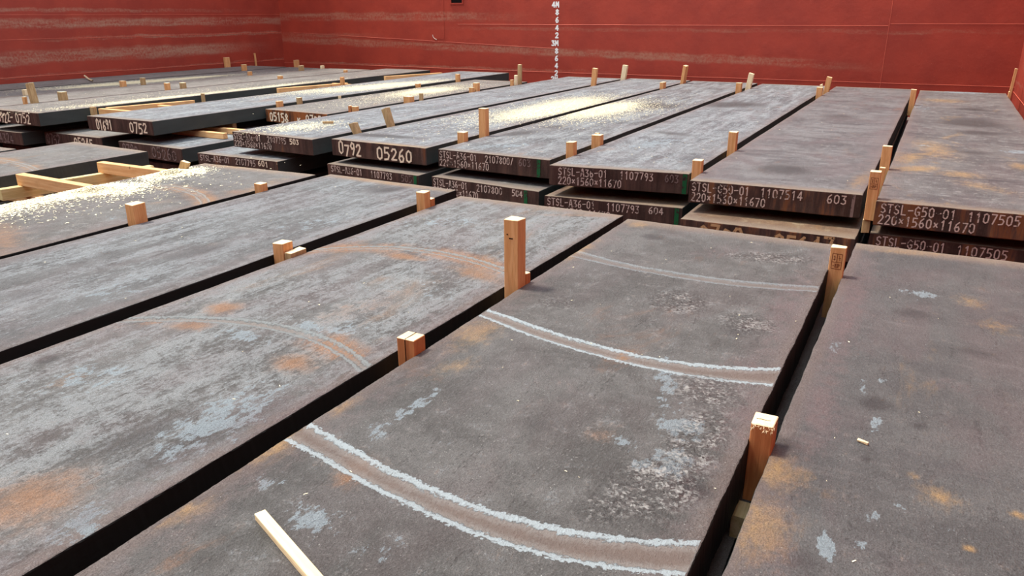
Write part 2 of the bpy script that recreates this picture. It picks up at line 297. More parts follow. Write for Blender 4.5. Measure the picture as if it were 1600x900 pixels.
def red_wall_mat(name, paint=(.47, .050, .026), worn=(.42, .20, .115), bands=((1.45, .14, .9),), streak_axis='x', amt=.5, span=(0, 1)):
    t = NT(name)
    sc = (.09, 1, 1.0) if streak_axis == 'x' else (1, .09, 1.0)
    lon = t.coords(sc, rand=False); iso = t.coords(rand=False)
    n1 = t.noise(lon, 5.5, 6, .7, .35); n2 = t.noise(iso, 1.3, 5, .6); n3 = t.noise(iso, 18, 4, .65); n4 = t.noise(lon, 30, 4, .7)
    x, y, z = t.xyz()
    u = x if streak_axis == 'x' else y
    col = t.mix(t.step(n2, .3, .7), paint, tuple(p * q for p, q in zip(paint, (.80, .78, .85))))
    col = t.mix(t.math('MULTIPLY', t.step(n3, .58, .72), .22), col, tuple(min(1, q * 1.25) for q in paint))
    for (zc, hw, k, slope, u0, u1) in bands:
        zz = t.math('SUBTRACT', z, t.math('ADD', zc, t.math('MULTIPLY', u, slope)))
        zz = t.math('ADD', zz, t.math('MULTIPLY', t.math('SUBTRACT', n2, .5), .20))
        band = t.step(t.math('ABSOLUTE', zz), hw * .45, hw * 1.25, 1, 0)
        band = t.math('MULTIPLY', band, t.math('MULTIPLY', t.step(u, u0 - 1.5, u0 + 1.0), t.step(u, u1 - 1.0, u1 + 2.5, 1, 0)))
        pat = t.step(t.math('ADD', t.math('MULTIPLY', n1, .6), t.math('MULTIPLY', n3, .4)), .36, .66)
        col = t.mix(t.math('MULTIPLY', t.math('MULTIPLY', band, pat), k), col, worn)
    col = t.mix(t.math('MULTIPLY', t.step(n4, .60, .70), .18 * amt), col, worn)
    fl = t.step(t.vor(iso, 9), .035, .06, 1, 0)
    col = t.mix(t.math('MULTIPLY', fl, .35), col, (.6, .30, .2))
    nrm = t.bump(n2, .35, .05); nrm = t.bump(n3, .15, .006, nrm)
    return t.done(col, .55, nrm, .35)

BLUE = dict(dark=(.098, .103, .115), mid=(.195, .206, .220), pale=(.32, .355, .38), pale_amt=.76, streak=.65, purple=.16, rust=.05, tan=.85, bands=.22, flecks=.15)
STEEL_BLUE = top_mat('blue_grey_mill_scale', **BLUE)
BLUE_DUST_A = top_mat('blue_grey_scale_dusted_right', dust=((1.15, 4.4, .32, 1.2, .75), (.85, 5.9, .5, 1.0, .45), (.8, 3.6, .5, .8, .25)), patches=PATCHES['S2'], **BLUE)
BLUE_S4 = top_mat('blue_grey_scale_dark_blotched', patches=PATCHES['S4'], **BLUE)
BLUE_DUST_B = top_mat('blue_grey_scale_dusted_middle', dust=((.85, 6.2, .38, 1.2, .75), (1.2, 7.6, .3, 1.0, .4)), **BLUE)
BLUE_DUST_C = top_mat('blue_grey_scale_dusted_front', dust=((.5, .85, .28, .45, .45),), **BLUE)
STREAK = dict(dark=(.078, .078, .080), mid=(.152, .158, .163), pale=(.27, .295, .315), pale_amt=.74, streak=.78, purple=.14, rust=.05, tan=.6, flecks=.3)
STEEL_STREAK = top_mat('streaked_mill_scale', patches=PATCHES['N-1'], **STREAK)
STREAK_DUST = top_mat('streaked_scale_dusted_left', dust=((.22, 4.8, .26, .9, .85), (.5, 5.2, .4, .9, .35)), patches=PATCHES['S3'], **{**STREAK, 'dark': (.085, .088, .096), 'mid': (.18, .188, .198), 'pale': (.31, .34, .36)})
STEEL_PALE = top_mat('pale_scored_mill_scale', dark=(.078, .076, .074), mid=(.162, .163, .162), pale=(.27, .292, .305), pale_amt=.84, streak=.62, purple=.18, rust=.22, rust_col=(.25, .15, .085), tan=.9, groove=(.36, .17, .075), groove_th=.46, lipc=(.25, .275, .28), flecks=.3, patches=PATCHES['N0'])
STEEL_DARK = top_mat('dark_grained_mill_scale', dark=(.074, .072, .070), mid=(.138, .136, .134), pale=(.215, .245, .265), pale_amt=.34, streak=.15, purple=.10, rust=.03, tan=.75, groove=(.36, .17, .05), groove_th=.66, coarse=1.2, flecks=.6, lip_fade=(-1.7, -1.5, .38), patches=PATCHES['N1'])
STEEL_SMOOTH = top_mat('smooth_grey_mill_scale', dark=(.078, .076, .078), mid=(.114, .112, .113), pale=(.19, .20, .225), pale_amt=.16, streak=.1, purple=.20, rust=.06, rust_col=(.32, .19, .08), tan=.85, bands=.25, flecks=.4, patches=PATCHES['N2'])
STEEL_PURPLE = top_mat('violet_grey_mill_scale', dark=(.096, .090, .096), mid=(.178, .174, .180), pale=(.26, .27, .288), pale_amt=.4, streak=.1, purple=.22, rust=.03, tan=.9, bands=.5, flecks=.15, patches=PATCHES['S5'])
STEEL_OCHRE = top_mat('ochre_banded_mill_scale', dark=(.090, .084, .088), mid=(.170, .165, .165), pale=(.31, .32, .33), pale_amt=.4, streak=.0, purple=.15, rust=.22, rust_col=(.40, .24, .08), tan=.9, bands=.7, flecks=.15, patches=PATCHES['S6'])
BROWN = dict(dark=(.125, .116, .108), mid=(.215, .202, .188), pale=(.31, .305, .29), pale_amt=.45, streak=.5, purple=.15, rust=.20, rust_col=(.27, .17, .10), tan=.8, flecks=.4)
STEEL_BROWN = top_mat('brown_grey_mill_scale', **BROWN)
BROWN_DUST_A = top_mat('brown_grey_scale_dusted_wide', dust=((.65, 4.3, .4, .9, .8), (.8, 2.3, .4, .8, .2)), **BROWN)
BROWN_DUST_B = top_mat('brown_grey_scale_dusted_edge', dust=((1.35, 2.1, .16, 1.1, .65), (1.38, 5.6, .16, 1.5, .6), (.8, 3.5, .5, 1.6, .2)), **BROWN)
BROWN_DUST_C = top_mat('brown_grey_scale_dusted_streak', dust=((.7, 5.3, .28, 1.5, 1.0), (.85, 7.3, .2, 1.2, .6)), **BROWN)
CUT = dict(dark=(.095, .089, .085), mid=(.162, .154, .148), pale=(.24, .25, .258), pale_amt=.5, streak=.4, purple=.15, rust=.22, rust_col=(.30, .18, .10), tan=1.0, groove=(.36, .19, .09), groove_th=.50, lipc=(.26, .25, .235), flecks=.4)
STEEL_BROWN_CUT = top_mat('brown_grey_scarfed_scale', **CUT)
CUT_DUST = top_mat('brown_grey_scarfed_scale_dusted', dust=((.25, -1.4, .15, .28, .8), (.2, -.5, .14, .22, .7), (.15, -2.3, .13, .5, .62), (.3, -2.8, .2, .6, .3)), patches=PATCHES['N-2'], **CUT)
STEEL_TAN = top_mat('tan_rusted_scale', dark=(.16, .095, .06), mid=(.27, .17, .10), pale=(.34, .27, .18), pale_amt=.5, streak=.0, purple=.05, rust=.5, rust_col=(.38, .20, .06), tan=.9, bands=.3, flecks=.1)
END_RUST = end_mat('rust_streaked_slab_end', .50, .66, .8)
END = end_mat(); REND = rust_end_mat(); SIDE = side_mat(); SIDE_GAP_SHADE = side_mat('gap_shaded_slab_side', .28)  # second side copy is darkened to paint in the shade of the near-row gaps
WHITE_STENCIL = paint_mat('pale_stencil_paint', (.60, .47, .41), .40)
FAINT_STENCIL = paint_mat('faint_stencil_paint', (.21, .145, .135), .42)
HAND_PAINT = paint_mat('cream_brush_paint', (.80, .66, .50), .10)
RUST_PAINT = paint_mat('rust_stained_brush_paint', (.50, .30, .15), .4, (.05, .03, .02))
GREEN_PAINT = paint_mat('green_marker_paint', (.012, .10, .035), .35)
STAMP = paint_mat('red_brown_stamp_ink', (.11, .014, .008), .0, (.25, .08, .03))
MARK_WHITE = paint_mat('white_wall_paint', (.90, .88, .84), .0, (.85, .8, .75))
WOOD_Z = wood_mat('sawn_softwood_upright', (.62, .295, .112), (.74, .39, .17))
WOOD_RED = wood_mat('reddish_sawn_softwood', (.46, .16, .055), (.58, .23, .085))
WOOD_OLD = wood_mat('weathered_softwood', (.38, .24, .115), (.50, .34, .17))
WOOD_X = wood_mat('sawn_softwood_crosswise', (.72, .38, .16), (.82, .50, .24), axis='x')
WOOD_Y = wood_mat('sawn_softwood_lengthwise', (.56, .40, .19), (.72, .54, .30), axis='y')
WOOD_END = wood_mat('pale_end_grain', (.78, .60, .36), (.86, .70, .46))

# ------------------------------------------------------------------ hold structure
XL, XR, YB, YF, ZF, ZT = -19.95, 1.50, 20.70, -8.0, -0.93, 7.5
def box(x0, x1, y0, y1, z0, z1):
    v = [(x0, y0, z0), (x1, y0, z0), (x1, y1, z0), (x0, y1, z0), (x0, y0, z1), (x1, y0, z1), (x1, y1, z1), (x0, y1, z1)]
    f = [(0, 3, 2, 1), (4, 5, 6, 7), (0, 1, 5, 4), (1, 2, 6, 5), (2, 3, 7, 6), (3, 0, 4, 7)]
    return v, f
def boxes(name, L, mats, parent=None):
    V, Fc = [], []
    for b in L:
        v, f = box(*b); k = len(V); V += v; Fc += [tuple(i + k for i in q) for q in f]
    return link(name, V, Fc, mats, parent)
RED_BACK = red_wall_mat('red_hold_paint_back', paint=(.40, .049, .026), worn=(.42, .21, .135), streak_axis='x',
    bands=((1.52, .13, .75, 0, -20, -12.5), (.36, .11, .75, -.022, -19.6, -3.0), (1.18, .05, .35, 0, -13, 1), (.95, .07, .5, 0, -20, -17.5), (.06, .04, .6, 0, -18.5, -9.5)))
RED_SIDE = red_wall_mat('red_hold_paint_side', paint=(.345, .047, .027), worn=(.38, .21, .145), streak_axis='y',
    bands=((.60, .17, 1.0, 0, 0, 18), (1.40, .12, 1.0, 0, 11, 20), (1.02, .05, .8, 0, 13, 22), (1.72, .05, .6, 0, 8, 18), (.16, .03, .5, 0, 8, 22)))  # scuff bands, widened and strengthened to paint in hazy sheen on the left wall
RED_FLOOR = red_wall_mat('tank_top_paint', paint=(.10, .03, .02), bands=(), streak_axis='y')
def struct(name, b, m):
    o = boxes(name, [b], [m]); o['kind'] = 'structure'; return o
wb = struct('wall_back', (XL - .2, XR + .2, YB, YB + .2, ZF, ZT), RED_BACK)
wl = struct('wall_left', (XL - .2, XL, YF, YB, ZF, ZT), RED_SIDE)
wr = struct('wall_right', (XR, XR + .2, YF, YB, ZF, ZT), RED_SIDE)
wf = struct('wall_front', (XL - .2, XR + .2, YF - .2, YF, ZF, ZT), RED_BACK)
fl = struct('floor', (XL - .2, XR + .2, YF - .2, YB + .2, ZF - .1, ZF), RED_FLOOR)

def tube(pts, r, n=8):
    V, Fc = [], []
    for i, p in enumerate(pts):
        p = Vector(p); d = (Vector(pts[min(i + 1, len(pts) - 1)]) - Vector(pts[max(i - 1, 0)])).normalized()
        a = d.orthogonal().normalized() if i == 0 else (a - d * a.dot(d)).normalized()
        b = d.cross(a)
        for k in range(n):
            t = 2 * math.pi * k / n; V.append(p + a * r * math.cos(t) + b * r * math.sin(t))
    for i in range(len(pts) - 1):
        for k in range(n):
            Fc.append((i * n + k, i * n + (k + 1) % n, (i + 1) * n + (k + 1) % n, (i + 1) * n + k))
    return V, Fc
def weld(p0, p1, r, parent, mat):
    n = max(2, int((Vector(p1) - Vector(p0)).length / .5)); rr = random.Random(5)
    pts = [Vector(p0).lerp(Vector(p1), i / n) + Vector((0, 0, rr.uniform(-.003, .003))) for i in range(n + 1)]
    V, Fc = tube(pts, r, 6); return link('weld_seam', V, Fc, [mat], parent, True)
RED_SEAM = red_wall_mat('scuffed_red_seam', paint=(.60, .12, .07), bands=(), streak_axis='x', amt=2.5)
weld((-12.9, YB, 1.300), (-1.22, YB, 1.300), .007, wb, RED_SEAM)
weld((-1.18, YB, 1.345), (XR, YB, 1.345), .006, wb, RED_SEAM)
weld((-1.20, YB, ZF), (-1.20, YB, ZT), .006, wb, RED_SEAM)
weld((XL, YB, .045), (-9.0, YB, .015), .007, wb, RED_SEAM)
weld((-9.0, YB, .015), (XR, YB, .03), .006, wb, RED_SEAM)
weld((-19.4, YB, 1.02), (-9.6, YB, .66), .006, wb, RED_SEAM)
weld((XL, YF, .17), (XL, YB, .14), .008, wl, RED_SEAM)
weld((XL, YF, 1.60), (XL, YB, 1.60), .006, wl, RED_SEAM)
weld((XL, YF, 1.03), (XL, YB, 1.03), .006, wl, RED_SEAM)
weld((XR, YF, -.07), (XR, YB, -.07), .009, wr, RED_SEAM)
# flat cover plate with a bent scrape, and a black plate painting in the dark of the drain opening high on the back bulkhead
boxes('cover_plate', [(-13.80, -13.38, YB - .008, YB, .88, 2.8)], [RED_BACK], wb)
V, Fc = tube([(-13.80, YB - .012, 1.0), (-13.78, YB - .014, .93), (-13.73, YB - .014, .885), (-13.66, YB - .012, .86)], .010, 6)
link('bare_scrape', V, Fc, [paint_mat('bare_metal_scrape', (.75, .62, .52), .0)], wb, True)
BLACK = NT('opening_shade_black').done((.010, .006, .006), .9, None, .1)
boxes('drain_opening_shade', [(-13.10, -12.72, YB - .006, YB, 1.90, 2.10)], [BLACK], wb)
boxes('opening_rim', [(-13.14, -13.10, YB - .03, YB, 1.86, 2.14), (-12.72, -12.68, YB - .03, YB, 1.86, 2.14), (-13.10, -12.72, YB - .03, YB, 1.86, 1.90), (-13.10, -12.72, YB - .03, YB, 2.10, 2.14)], [RED_BACK], wb)

# ------------------------------------------------------------------ stroke lettering
G = {
 '0': [[(.5, 1), (.85, .85), (.9, .5), (.85, .15), (.5, 0), (.15, .15), (.1, .5), (.15, .85), (.5, 1)]],
 '1': [[(.25, .8), (.55, 1), (.55, 0)]],
 '2': [[(.1, .78), (.3, .98), (.7, .98), (.88, .75), (.7, .5), (.1, 0), (.92, 0)]],
 '3': [[(.12, .95), (.85, .95), (.45, .58), (.85, .42), (.85, .12), (.5, 0), (.1, .08)]],
 '4': [[(.7, 0), (.7, 1)], [(.62, .95), (.08, .3), (.95, .3)]],
 '5': [[(.88, 1), (.18, 1), (.14, .56), (.6, .6), (.9, .38), (.7, .05), (.1, 0)]],
 '6': [[(.75, 1), (.3, .75), (.1, .3), (.35, 0), (.75, .05), (.88, .3), (.65, .52), (.15, .4)]],
 '7': [[(.1, 1), (.92, 1), (.4, 0)]],
 '8': [[(.5, 1), (.85, .78), (.5, .53), (.15, .78), (.5, 1)], [(.5, .53), (.92, .25), (.5, 0), (.08, .25), (.5, .53)]],
 '9': [[(.85, .62), (.4, .48), (.12, .72), (.4, 1), (.8, .9), (.88, .5), (.55, 0)]],
 'S': [[(.9, .85), (.5, 1), (.12, .82), (.2, .58), (.8, .42), (.88, .18), (.5, 0), (.1, .14)]],
 'T': [[(.05, 1), (.95, 1)], [(.5, .95), (.5, 0)]],
 'L': [[(.15, 1), (.15, 0), (.9, 0)]],
 'A': [[(.05, 0), (.4, 1), (.6, 1), (.95, 0)], [(.25, .35), (.75, .35)]],
 'G': [[(.9, .85), (.5, 1), (.12, .75), (.1, .25), (.5, 0), (.88, .15), (.88, .45), (.55, .45)]],
 'M': [[(.05, 0), (.12, 1), (.5, .35), (.88, 1), (.95, 0)]],
 'K': [[(.15, 1), (.15, 0)], [(.9, 1), (.2, .45), (.9, 0)]],
 '-': [[(.1, .5), (.9, .55)]], 'x': [[(.2, .25), (.8, .7)], [(.2, .7), (.8, .25)]], '/': [[(.2, 0), (.8, 1)]], ' ': []}
def strokes(text, u0, u1, v0, h, th, V, Fc, fill=.78, jit=0.0, rnd=None):
    """append ribbons (in the u/v plane) for a line of text that spans u0..u1 with its foot at v0"""
    n = len(text); adv = (u1 - u0) / n; w = adv * fill; rnd = rnd or random.Random(3)
    for i, ch in enumerate(text):
        ox = u0 + adv * (i + (1 - fill) / 2); jy = rnd.uniform(-jit, jit) * h; js = 1 + rnd.uniform(-jit, jit)
        for pl in G[ch]:
            p = [(ox + a * w, v0 + jy + b * h * js) for a, b in pl]
            for (xa, ya), (xb, yb) in zip(p, p[1:]):
                dx, dy = xb - xa, yb - ya; l = math.hypot(dx, dy) or 1; nx, ny = -dy / l * th / 2, dx / l * th / 2
                ex, ey = dx / l * th * .35, dy / l * th * .35; k = len(V)
                V += [(xa - ex + nx, ya - ey + ny), (xb + ex + nx, yb + ey + ny), (xb + ex - nx, yb + ey - ny), (xa - ex - nx, ya - ey - ny)]
                Fc.append((k, k + 3, k + 2, k + 1))

# ------------------------------------------------------------------ slabs
TH = .22
def grid_lines(a, b, fine, coarse, fa=None, fb=None):
    """coordinates from a to b; step 'fine' inside fa..fb, 'coarse' elsewhere; dense lines near both ends"""
    out = {round(a, 4), round(b, 4)}
    for e in (.02, .05, .09, .15): out |= {round(a + e, 4), round(b - e, 4)}
    t = a
    while t < b:
        s = fine if (fa is not None and fa <= t <= fb) else coarse
        t += s
        if t < b - .02: out.add(round(t, 4))
    return sorted(out)
def poly(c, x):
    r = 0
    for k in c: r = r * x + k
    return r
def make_slab(name, x, y, z, rot, w=1.56, y0=0.0, y1=11.67, skew0=(0, 0), skew1=(0, 0), mats=None, fine=None, grooves=(), wob=.002, seed=0, tabs=True):
    """slab whose local origin is the left end of its reference edge, top face at local z=0.
    local x runs across, local y lengthwise from y0 to y1"""
    rd = random.Random(seed * 7 + 1)
    xs = grid_lines(0, w, fine[0], fine[0]) if fine else grid_lines(0, w, .13, .13)
    ys = grid_lines(y0, y1, fine[0], .12, fine[1], fine[2]) if fine else grid_lines(y0, y1, .25, .25)
    nx, ny = len(xs), len(ys); L = y1 - y0
    ph = [rd.uniform(0, 6.28) for _ in range(6)]
    def wav(t, k): return wob * (math.sin(t * 3.1 + ph[k]) + .6 * math.sin(t * 9.3 + ph[k + 1]) + .5 * math.sin(t * 23 + ph[k + 2]))
    V = []; gr = []; ed = []; en = []
    for yy in ys:
        for xx in xs:
            f = (yy - y0) / L; q = xx / w
            sy = (skew0[0] * (1 - q) + skew0[1] * q) * (1 - f) + (skew1[0] * (1 - q) + skew1[1] * q) * f
            ex = wav(yy, 0) * (1 - 2 * q); ey = wav(xx * 3, 3) * 1.5 * (1 - 2 * f)
            h = 0.0; g = .3; yl = yy + sy
            for lo, hi, dep in grooves:
                a, b = poly(lo, xx), poly(hi, xx); hw = max(.01, (b - a) / 2); d = abs(yl - (a + b) / 2) - hw
                if d < g: g = d
                if d < 0: h -= dep * (1 - ((d + hw) / hw) ** 2)
                elif d < .03: h += .001 * math.sin(d / .03 * math.pi)
            e = min(xx, w - xx, yy - y0, y1 - yy)
            V.append((xx + ex, yl + ey, h)); gr.append(g); ed.append(min(e, .5)); en.append(min(yy - y0, y1 - yy, .5))
    Fc = []; mi = []
    for j in range(ny - 1):
        for i in range(nx - 1):
            a = j * nx + i; Fc.append((a, a + 1, a + nx + 1, a + nx)); mi.append(0)
    per = [i for i in range(nx)] + [j * nx + nx - 1 for j in range(1, ny)] + [(ny - 1) * nx + i for i in range(nx - 2, -1, -1)] + [j * nx for j in range(ny - 2, 0, -1)]
    prev = per; cx, cy = w / 2, (y0 + y1) / 2
    r = .007
    def out_dir(k):
        j, i = divmod(k, nx); return ((-1 if i == 0 else 1 if i == nx - 1 else 0), (-1 if j == 0 else 1 if j == ny - 1 else 0))
    rings = [(r * .75, -r * .35), (r, -r), (r * 1.0, -TH * .5), (r * 1.0, -TH + r), (0.0, -TH)]
    NP = len(per)
    for ri, (o, dz) in enumerate(rings):
        k0 = len(V)
        for k in per:
            ox, oy = out_dir(k); b = V[k]; jj = rd.uniform(-.0012, .0012)
            V.append((b[0] + ox * o + (ox * jj if ri < 4 else 0), b[1] + oy * o + oy * jj * 2, dz)); gr.append(.3); ed.append(0); en.append(0 if oy else .5)
        cur = list(range(k0, k0 + NP))
        for q in range(NP):
            a, b = prev[q], prev[(q + 1) % NP]; c, d = cur[(q + 1) % NP], cur[q]
            Fc.append((a, d, c, b))
            oa, ob = out_dir(per[q]), out_dir(per[(q + 1) % NP])
            isend = (oa[1] != 0 and ob[1] != 0)
            mi.append(0 if ri == 0 else (1 if isend else 2))
        prev = cur
    Fc.append(tuple(reversed(prev))); mi.append(2)
    o = link(name, V, Fc, mats, None, True, mi)
    me = o.data
    for nm, dat in (('groove', gr), ('edge', ed), ('endd', en)):
        a = me.attributes.new(nm, 'FLOAT', 'POINT'); a.data.foreach_set('value', dat)
    # crisp corner between faces
    me.polygons.foreach_set('use_smooth', [m == 0 for m in mi])
    o.location = (x, y, z); o.rotation_euler = (0, 0, -rot)
    return o

def face_text(slab, w, sk, rows, wearseed=1):
    """rows: (text, f0, f1, foot, cap height, stroke, material, label); drawn on the end at local y0"""
    for n, (txt, f0, f1, v0, h, th, mat, nm, lab) in enumerate(rows):
        V2, Fc = [], []
        strokes(txt, f0 * w, f1 * w, v0, h, th, V2, Fc, jit=.10 if th > .014 else .02, rnd=random.Random(n + wearseed))
        V = []
        V = [(u, sk[0] * (1 - u / w) + sk[1] * (u / w) - .0140 - .00012 * ((q // 4) % 9), v) for q, (u, v) in enumerate(V2)]
        Fc = [f[::-1] for f in Fc]
        o = link(nm, V, Fc, [mat], slab)
        if lab: o['label'] = lab
def stripe(slab, w, sk, f0, f1, mat=None, lab='green paint stripe down the end face'):
    V, Fc = [], []
    for a, b, c, d in ((f0, f1, -.006, -.214),):
        V = [(a * w, sk[0] * (1 - a) + sk[1] * a - .0135, c), (b * w, sk[0] * (1 - b) + sk[1] * b - .0135, c), (b * w, sk[0] * (1 - b) + sk[1] * b - .0135, d), (a * w, sk[0] * (1 - a) + sk[1] * a - .0135, d)]
    o = link('paint_stripe', V, [(0, 3, 2, 1)], [mat or GREEN_PAINT], slab); o['label'] = lab

def ST(txt, f0, f1, row=0, mat=None, h=.080, th=.0105, lab=None):
    v0 = -.020 - h - row * .098
    return (txt, f0, f1, v0, h, th, mat or WHITE_STENCIL, 'stencil_marking', lab)
def HP(txt, f0, f1, mat=None, h=.150, th=.024, v0=-.192, lab=None):
    return (txt, f0, f1, v0, h, th, mat or HAND_PAINT, 'hand_painted_number', lab)

TG = 'steel slabs on top of the far row of stacks'
LG = 'steel slabs in the second tier of the far row'
NG = 'steel slabs on top of the near row of stacks'
slabs = {}
def S(key, x, y, z, rot, label, group, mat, rows=(), w=1.56, sk=(0, 0), sk1=(0, 0), L=11.67, green=None, end=None, seed=0, **kw):
    o = make_slab('steel_slab', x, y, z, rot, w=w, y1=L, skew0=sk, skew1=sk1, mats=[mat, end or END, SIDE], seed=seed, **kw)
    tag(o, label, 'steel slab', group)
    if rows: face_text(o, w, sk, rows, seed)
    if green: stripe(o, w, sk, *green)
    slabs[key] = o; return o

DIM = '220x1560x11670'
# far row, top tier
S('S1', -8.888, 8.015, -.005, .0077, 'top steel slab end-marked 2107795 and bold 503, second row left of the painted 05260 slab face', TG, BLUE_DUST_C,
  [ST('STSL-A36-01', .01, .37), ST('2107795', .45, .69), ST('503', .73, .845, 0, HAND_PAINT, .068, .015), ST(DIM, .01, .5, 1)], sk=(.04, -.02), seed=1)
S('S2', -7.085, 8.052, .005, .0035, 'top steel slab with big hand-painted 0792 05260 on its end face', TG, BLUE_DUST_A,
  [HP('0792', .07, .33), HP('05260', .49, .87)], sk=(.05, -.01), seed=2)
S('S3', -5.373, 8.069, -.004, -.0033, 'top steel slab stencilled 2107800 / 603 with straight clean end face', TG, STREAK_DUST,
  [ST('STSL-A36-01', .01, .37), ST('2107800/', .44, .70), ST('603', .74, .85, 0, FAINT_STENCIL, lab='faded stencil number'), ST(DIM, .01, .48, 1)], sk=(.03, -.04), green=(.90, .93), seed=3)
S('S4', -3.645, 7.70, .008, -.0025, 'top steel slab stencilled 1107793 with faint 603 and green corner stripe', TG, BLUE_S4,
  [ST('STSL-A36-01', .065, .435), ST('1107793', .52, .765), ST('603', .84, .94, 0, FAINT_STENCIL, lab='faded stencil number'), ST(DIM, .065, .54, 1)], w=1.50, sk=(.0, .20), sk1=(.1, .12), green=(.965, .995), seed=4)
S('S5', -2.009, 7.536, .028, .0, 'violet-grey top steel slab stencilled 1107514 603, second from the right wall', TG, STEEL_PURPLE,
  [ST('STSL-G50-01', .01, .37), ST('1107514', .43, .68), ST('603', .81, .925, 0, lab=None), ST(DIM, .01, .47, 1)], sk=(-.04, .03), green=(.95, .967, FAINT_STENCIL, 'pale vertical chalk line on the end face'), seed=5, end=END_RUST)
S('S6', -.312, 7.411, .021, .0003, 'ochre-banded top steel slab stencilled 1107505 beside the right wall', TG, STEEL_OCHRE,
  [ST('STSL-G50-01', .02, .40), ST('1107505', .45, .70), ST('603', .80, .92), ST(DIM, .015, .50, 1)], seed=6, end=END_RUST)
S('T0', -10.555, 10.328, -.008, .001, 'set-back rusty-ended top steel slab marked 05158, short and littered with sawdust', TG, BROWN_DUST_A,
  [HP('05158', .06, .38), HP('K', .52, .58, h=.08), HP('0792', .66, .92)], w=1.50, sk=(.05, -.05), L=7.38, end=REND, seed=7)
S('T-1', -12.169, 8.049, .036, -.0048, 'top steel slab hand-painted 01691 and 0752, side face bare toward the open gap', TG, BLUE_DUST_B,
  [HP('01691', .13, .385), HP('0752', .65, .92)], seed=8)
S('T-2', -14.714, 7.84, .049, 0, 'top steel slab hand-painted 3922 - 0752 left of the 01691 slab', TG, BROWN_DUST_B,
  [HP('3922-', .24, .54), HP('0752', .58, .85)], seed=9)
S('T-3', -16.601, 7.526, .023, -.0034, 'top steel slab third from the left wall, holding the leaning post on its right edge', TG, STEEL_BROWN, seed=10)
S('T-4', -18.245, 7.49, .018, 0, 'top steel slab second from the left wall with a pale streak of sawdust', TG, BROWN_DUST_C, w=1.53, seed=11)
S('T-5', -19.862, 7.4, .026, 0, 'top steel slab lying directly along the left wall', TG, STEEL_BROWN, w=1.54, seed=12)
# far row, second tier
S('L6', -.326, 7.507, -.30, 0, 'second-tier steel slab stencilled 1107505 directly under the ochre-banded slab', LG, STEEL_TAN,
  [ST('STSL-G50-01', .03, .39), ST('1107505', .44, .69), ST(DIM, .03, .5, 1)], seed=13, end=END_RUST)
S('L5', -1.994, 7.197, -.292, -.0027, 'tan-rusted second-tier steel slab with orange hand-painted numbers 0792 05147', LG, STEEL_TAN,
  [HP('0792', .11, .39, RUST_PAINT, .15, .026), HP('05147', .56, .90, RUST_PAINT, .15, .026)], seed=14, end=END_RUST)
S('L4', -3.68, 7.71, -.333, -.0022, 'second-tier steel slab stencilled 1107793 604 with green corner stripe', LG, STEEL_TAN,
  [ST('STSL-A36-01', .015, .385), ST('1107793', .465, .71), ST('604', .77, .88, 0, h=.07), ST(DIM, .02, .5, 1)], w=1.52, sk=(-.04, .08), green=(.955, .985), seed=15)
S('L3', -5.39, 7.888, -.326, .0069, 'second-tier steel slab stencilled 2107800 504 with green mark', LG, STEEL_BROWN,
  [ST('STSL-A36-01', .01, .355), ST('2107800', .44, .685), ST('504', .77, .87, 0, h=.07), ST(DIM, .01, .46, 1)], sk=(.08, -.09), green=(.88, .91), seed=16)
S('L2', -7.10, 7.943, -.313, .0044, 'second-tier steel slab stencilled 1107793 505 under the painted 05260 slab', LG, STEEL_BROWN,
  [ST('STSL-A36-01', .035, .40), ST('1107793', .49, .73), ST('505', .82, .94, 0, FAINT_STENCIL, lab='faded stencil number')], sk=(.06, -.06), green=(.955, .985), seed=17)
S('L1', -9.41, 7.826, -.321, .0035, 'second-tier steel slab stencilled 2107795 with bold 601', LG, STEEL_BLUE,
  [ST('STSL-A36-01', .03, .42), ST('2107795', .49, .745), ST('601', .77, .90, 0, HAND_PAINT, .068, .015)], seed=18)
S('L0', -11.47, 8.018, -.322, .0068, 'second-tier steel slab faintly painted 05260 carrying two short timber bearers', LG, STEEL_BLUE,
  [HP('0792', .05, .31, FAINT_STENCIL), HP('05260', .53, .92, FAINT_STENCIL, .15, .018)], sk=(.03, -.05), seed=19)
S('L-1', -13.60, 8.153, -.328, .0073, 'second-tier steel slab painted 0752 05245 below the open gap at the left', LG, STEEL_BROWN,
  [HP('0752', .03, .28, FAINT_STENCIL), HP('05245', .52, .85)], seed=20)
S('L-2', -15.27, 7.82, -.31, 0, 'second-tier steel slab painted 04324 below the 3922 slab', LG, STEEL_BROWN,
  [HP('04324', .50, .84, FAINT_STENCIL, .15, .018)], seed=21)
# near row, top tier (origin at the far left corner, y0 negative)
def N(key, x, y, z, rot, label, mat, seed, fine=None, grooves=(), sk1=(0, 0)):
    o = make_slab('steel_slab', x, y, z, rot, y0=-11.67, y1=0.0, skew1=sk1, mats=[mat, END, SIDE if key in ('N-3', 'N-4') else SIDE_GAP_SHADE], seed=seed, fine=fine, grooves=grooves)
    tag(o, label, 'steel slab', NG); slabs[key] = o; return o
N('N-4', -11.93, 5.80, -.04, .004, 'near-row steel slab at the far left edge, only its far corner showing', STEEL_BROWN, 31)
N('N-3', -10.249, 6.496, -.04, .004, 'near-row steel slab left of the open timber-framed gap', STEEL_BROWN_CUT, 32, fine=(.03, -2.6, -.4),
  grooves=[([-.182, .202, -1.356], [-.182, .202, -1.30], .004)], sk1=(.03, -.04))
N('N-2', -7.13, 5.98, .011, -.006, 'near-row steel slab strewn with straw-coloured shavings right of the open gap', CUT_DUST, 33, fine=(.02, -3.6, -.3),
  grooves=[([-.412, .547, -1.245], [-.412, .547, -1.165], .006)], sk1=(.02, .08))
N('N-1', -5.437, 6.137, .013, .0053, 'evenly streaked blue-grey near-row steel slab without cut grooves', STEEL_STREAK, 34, sk1=(.02, -.02))
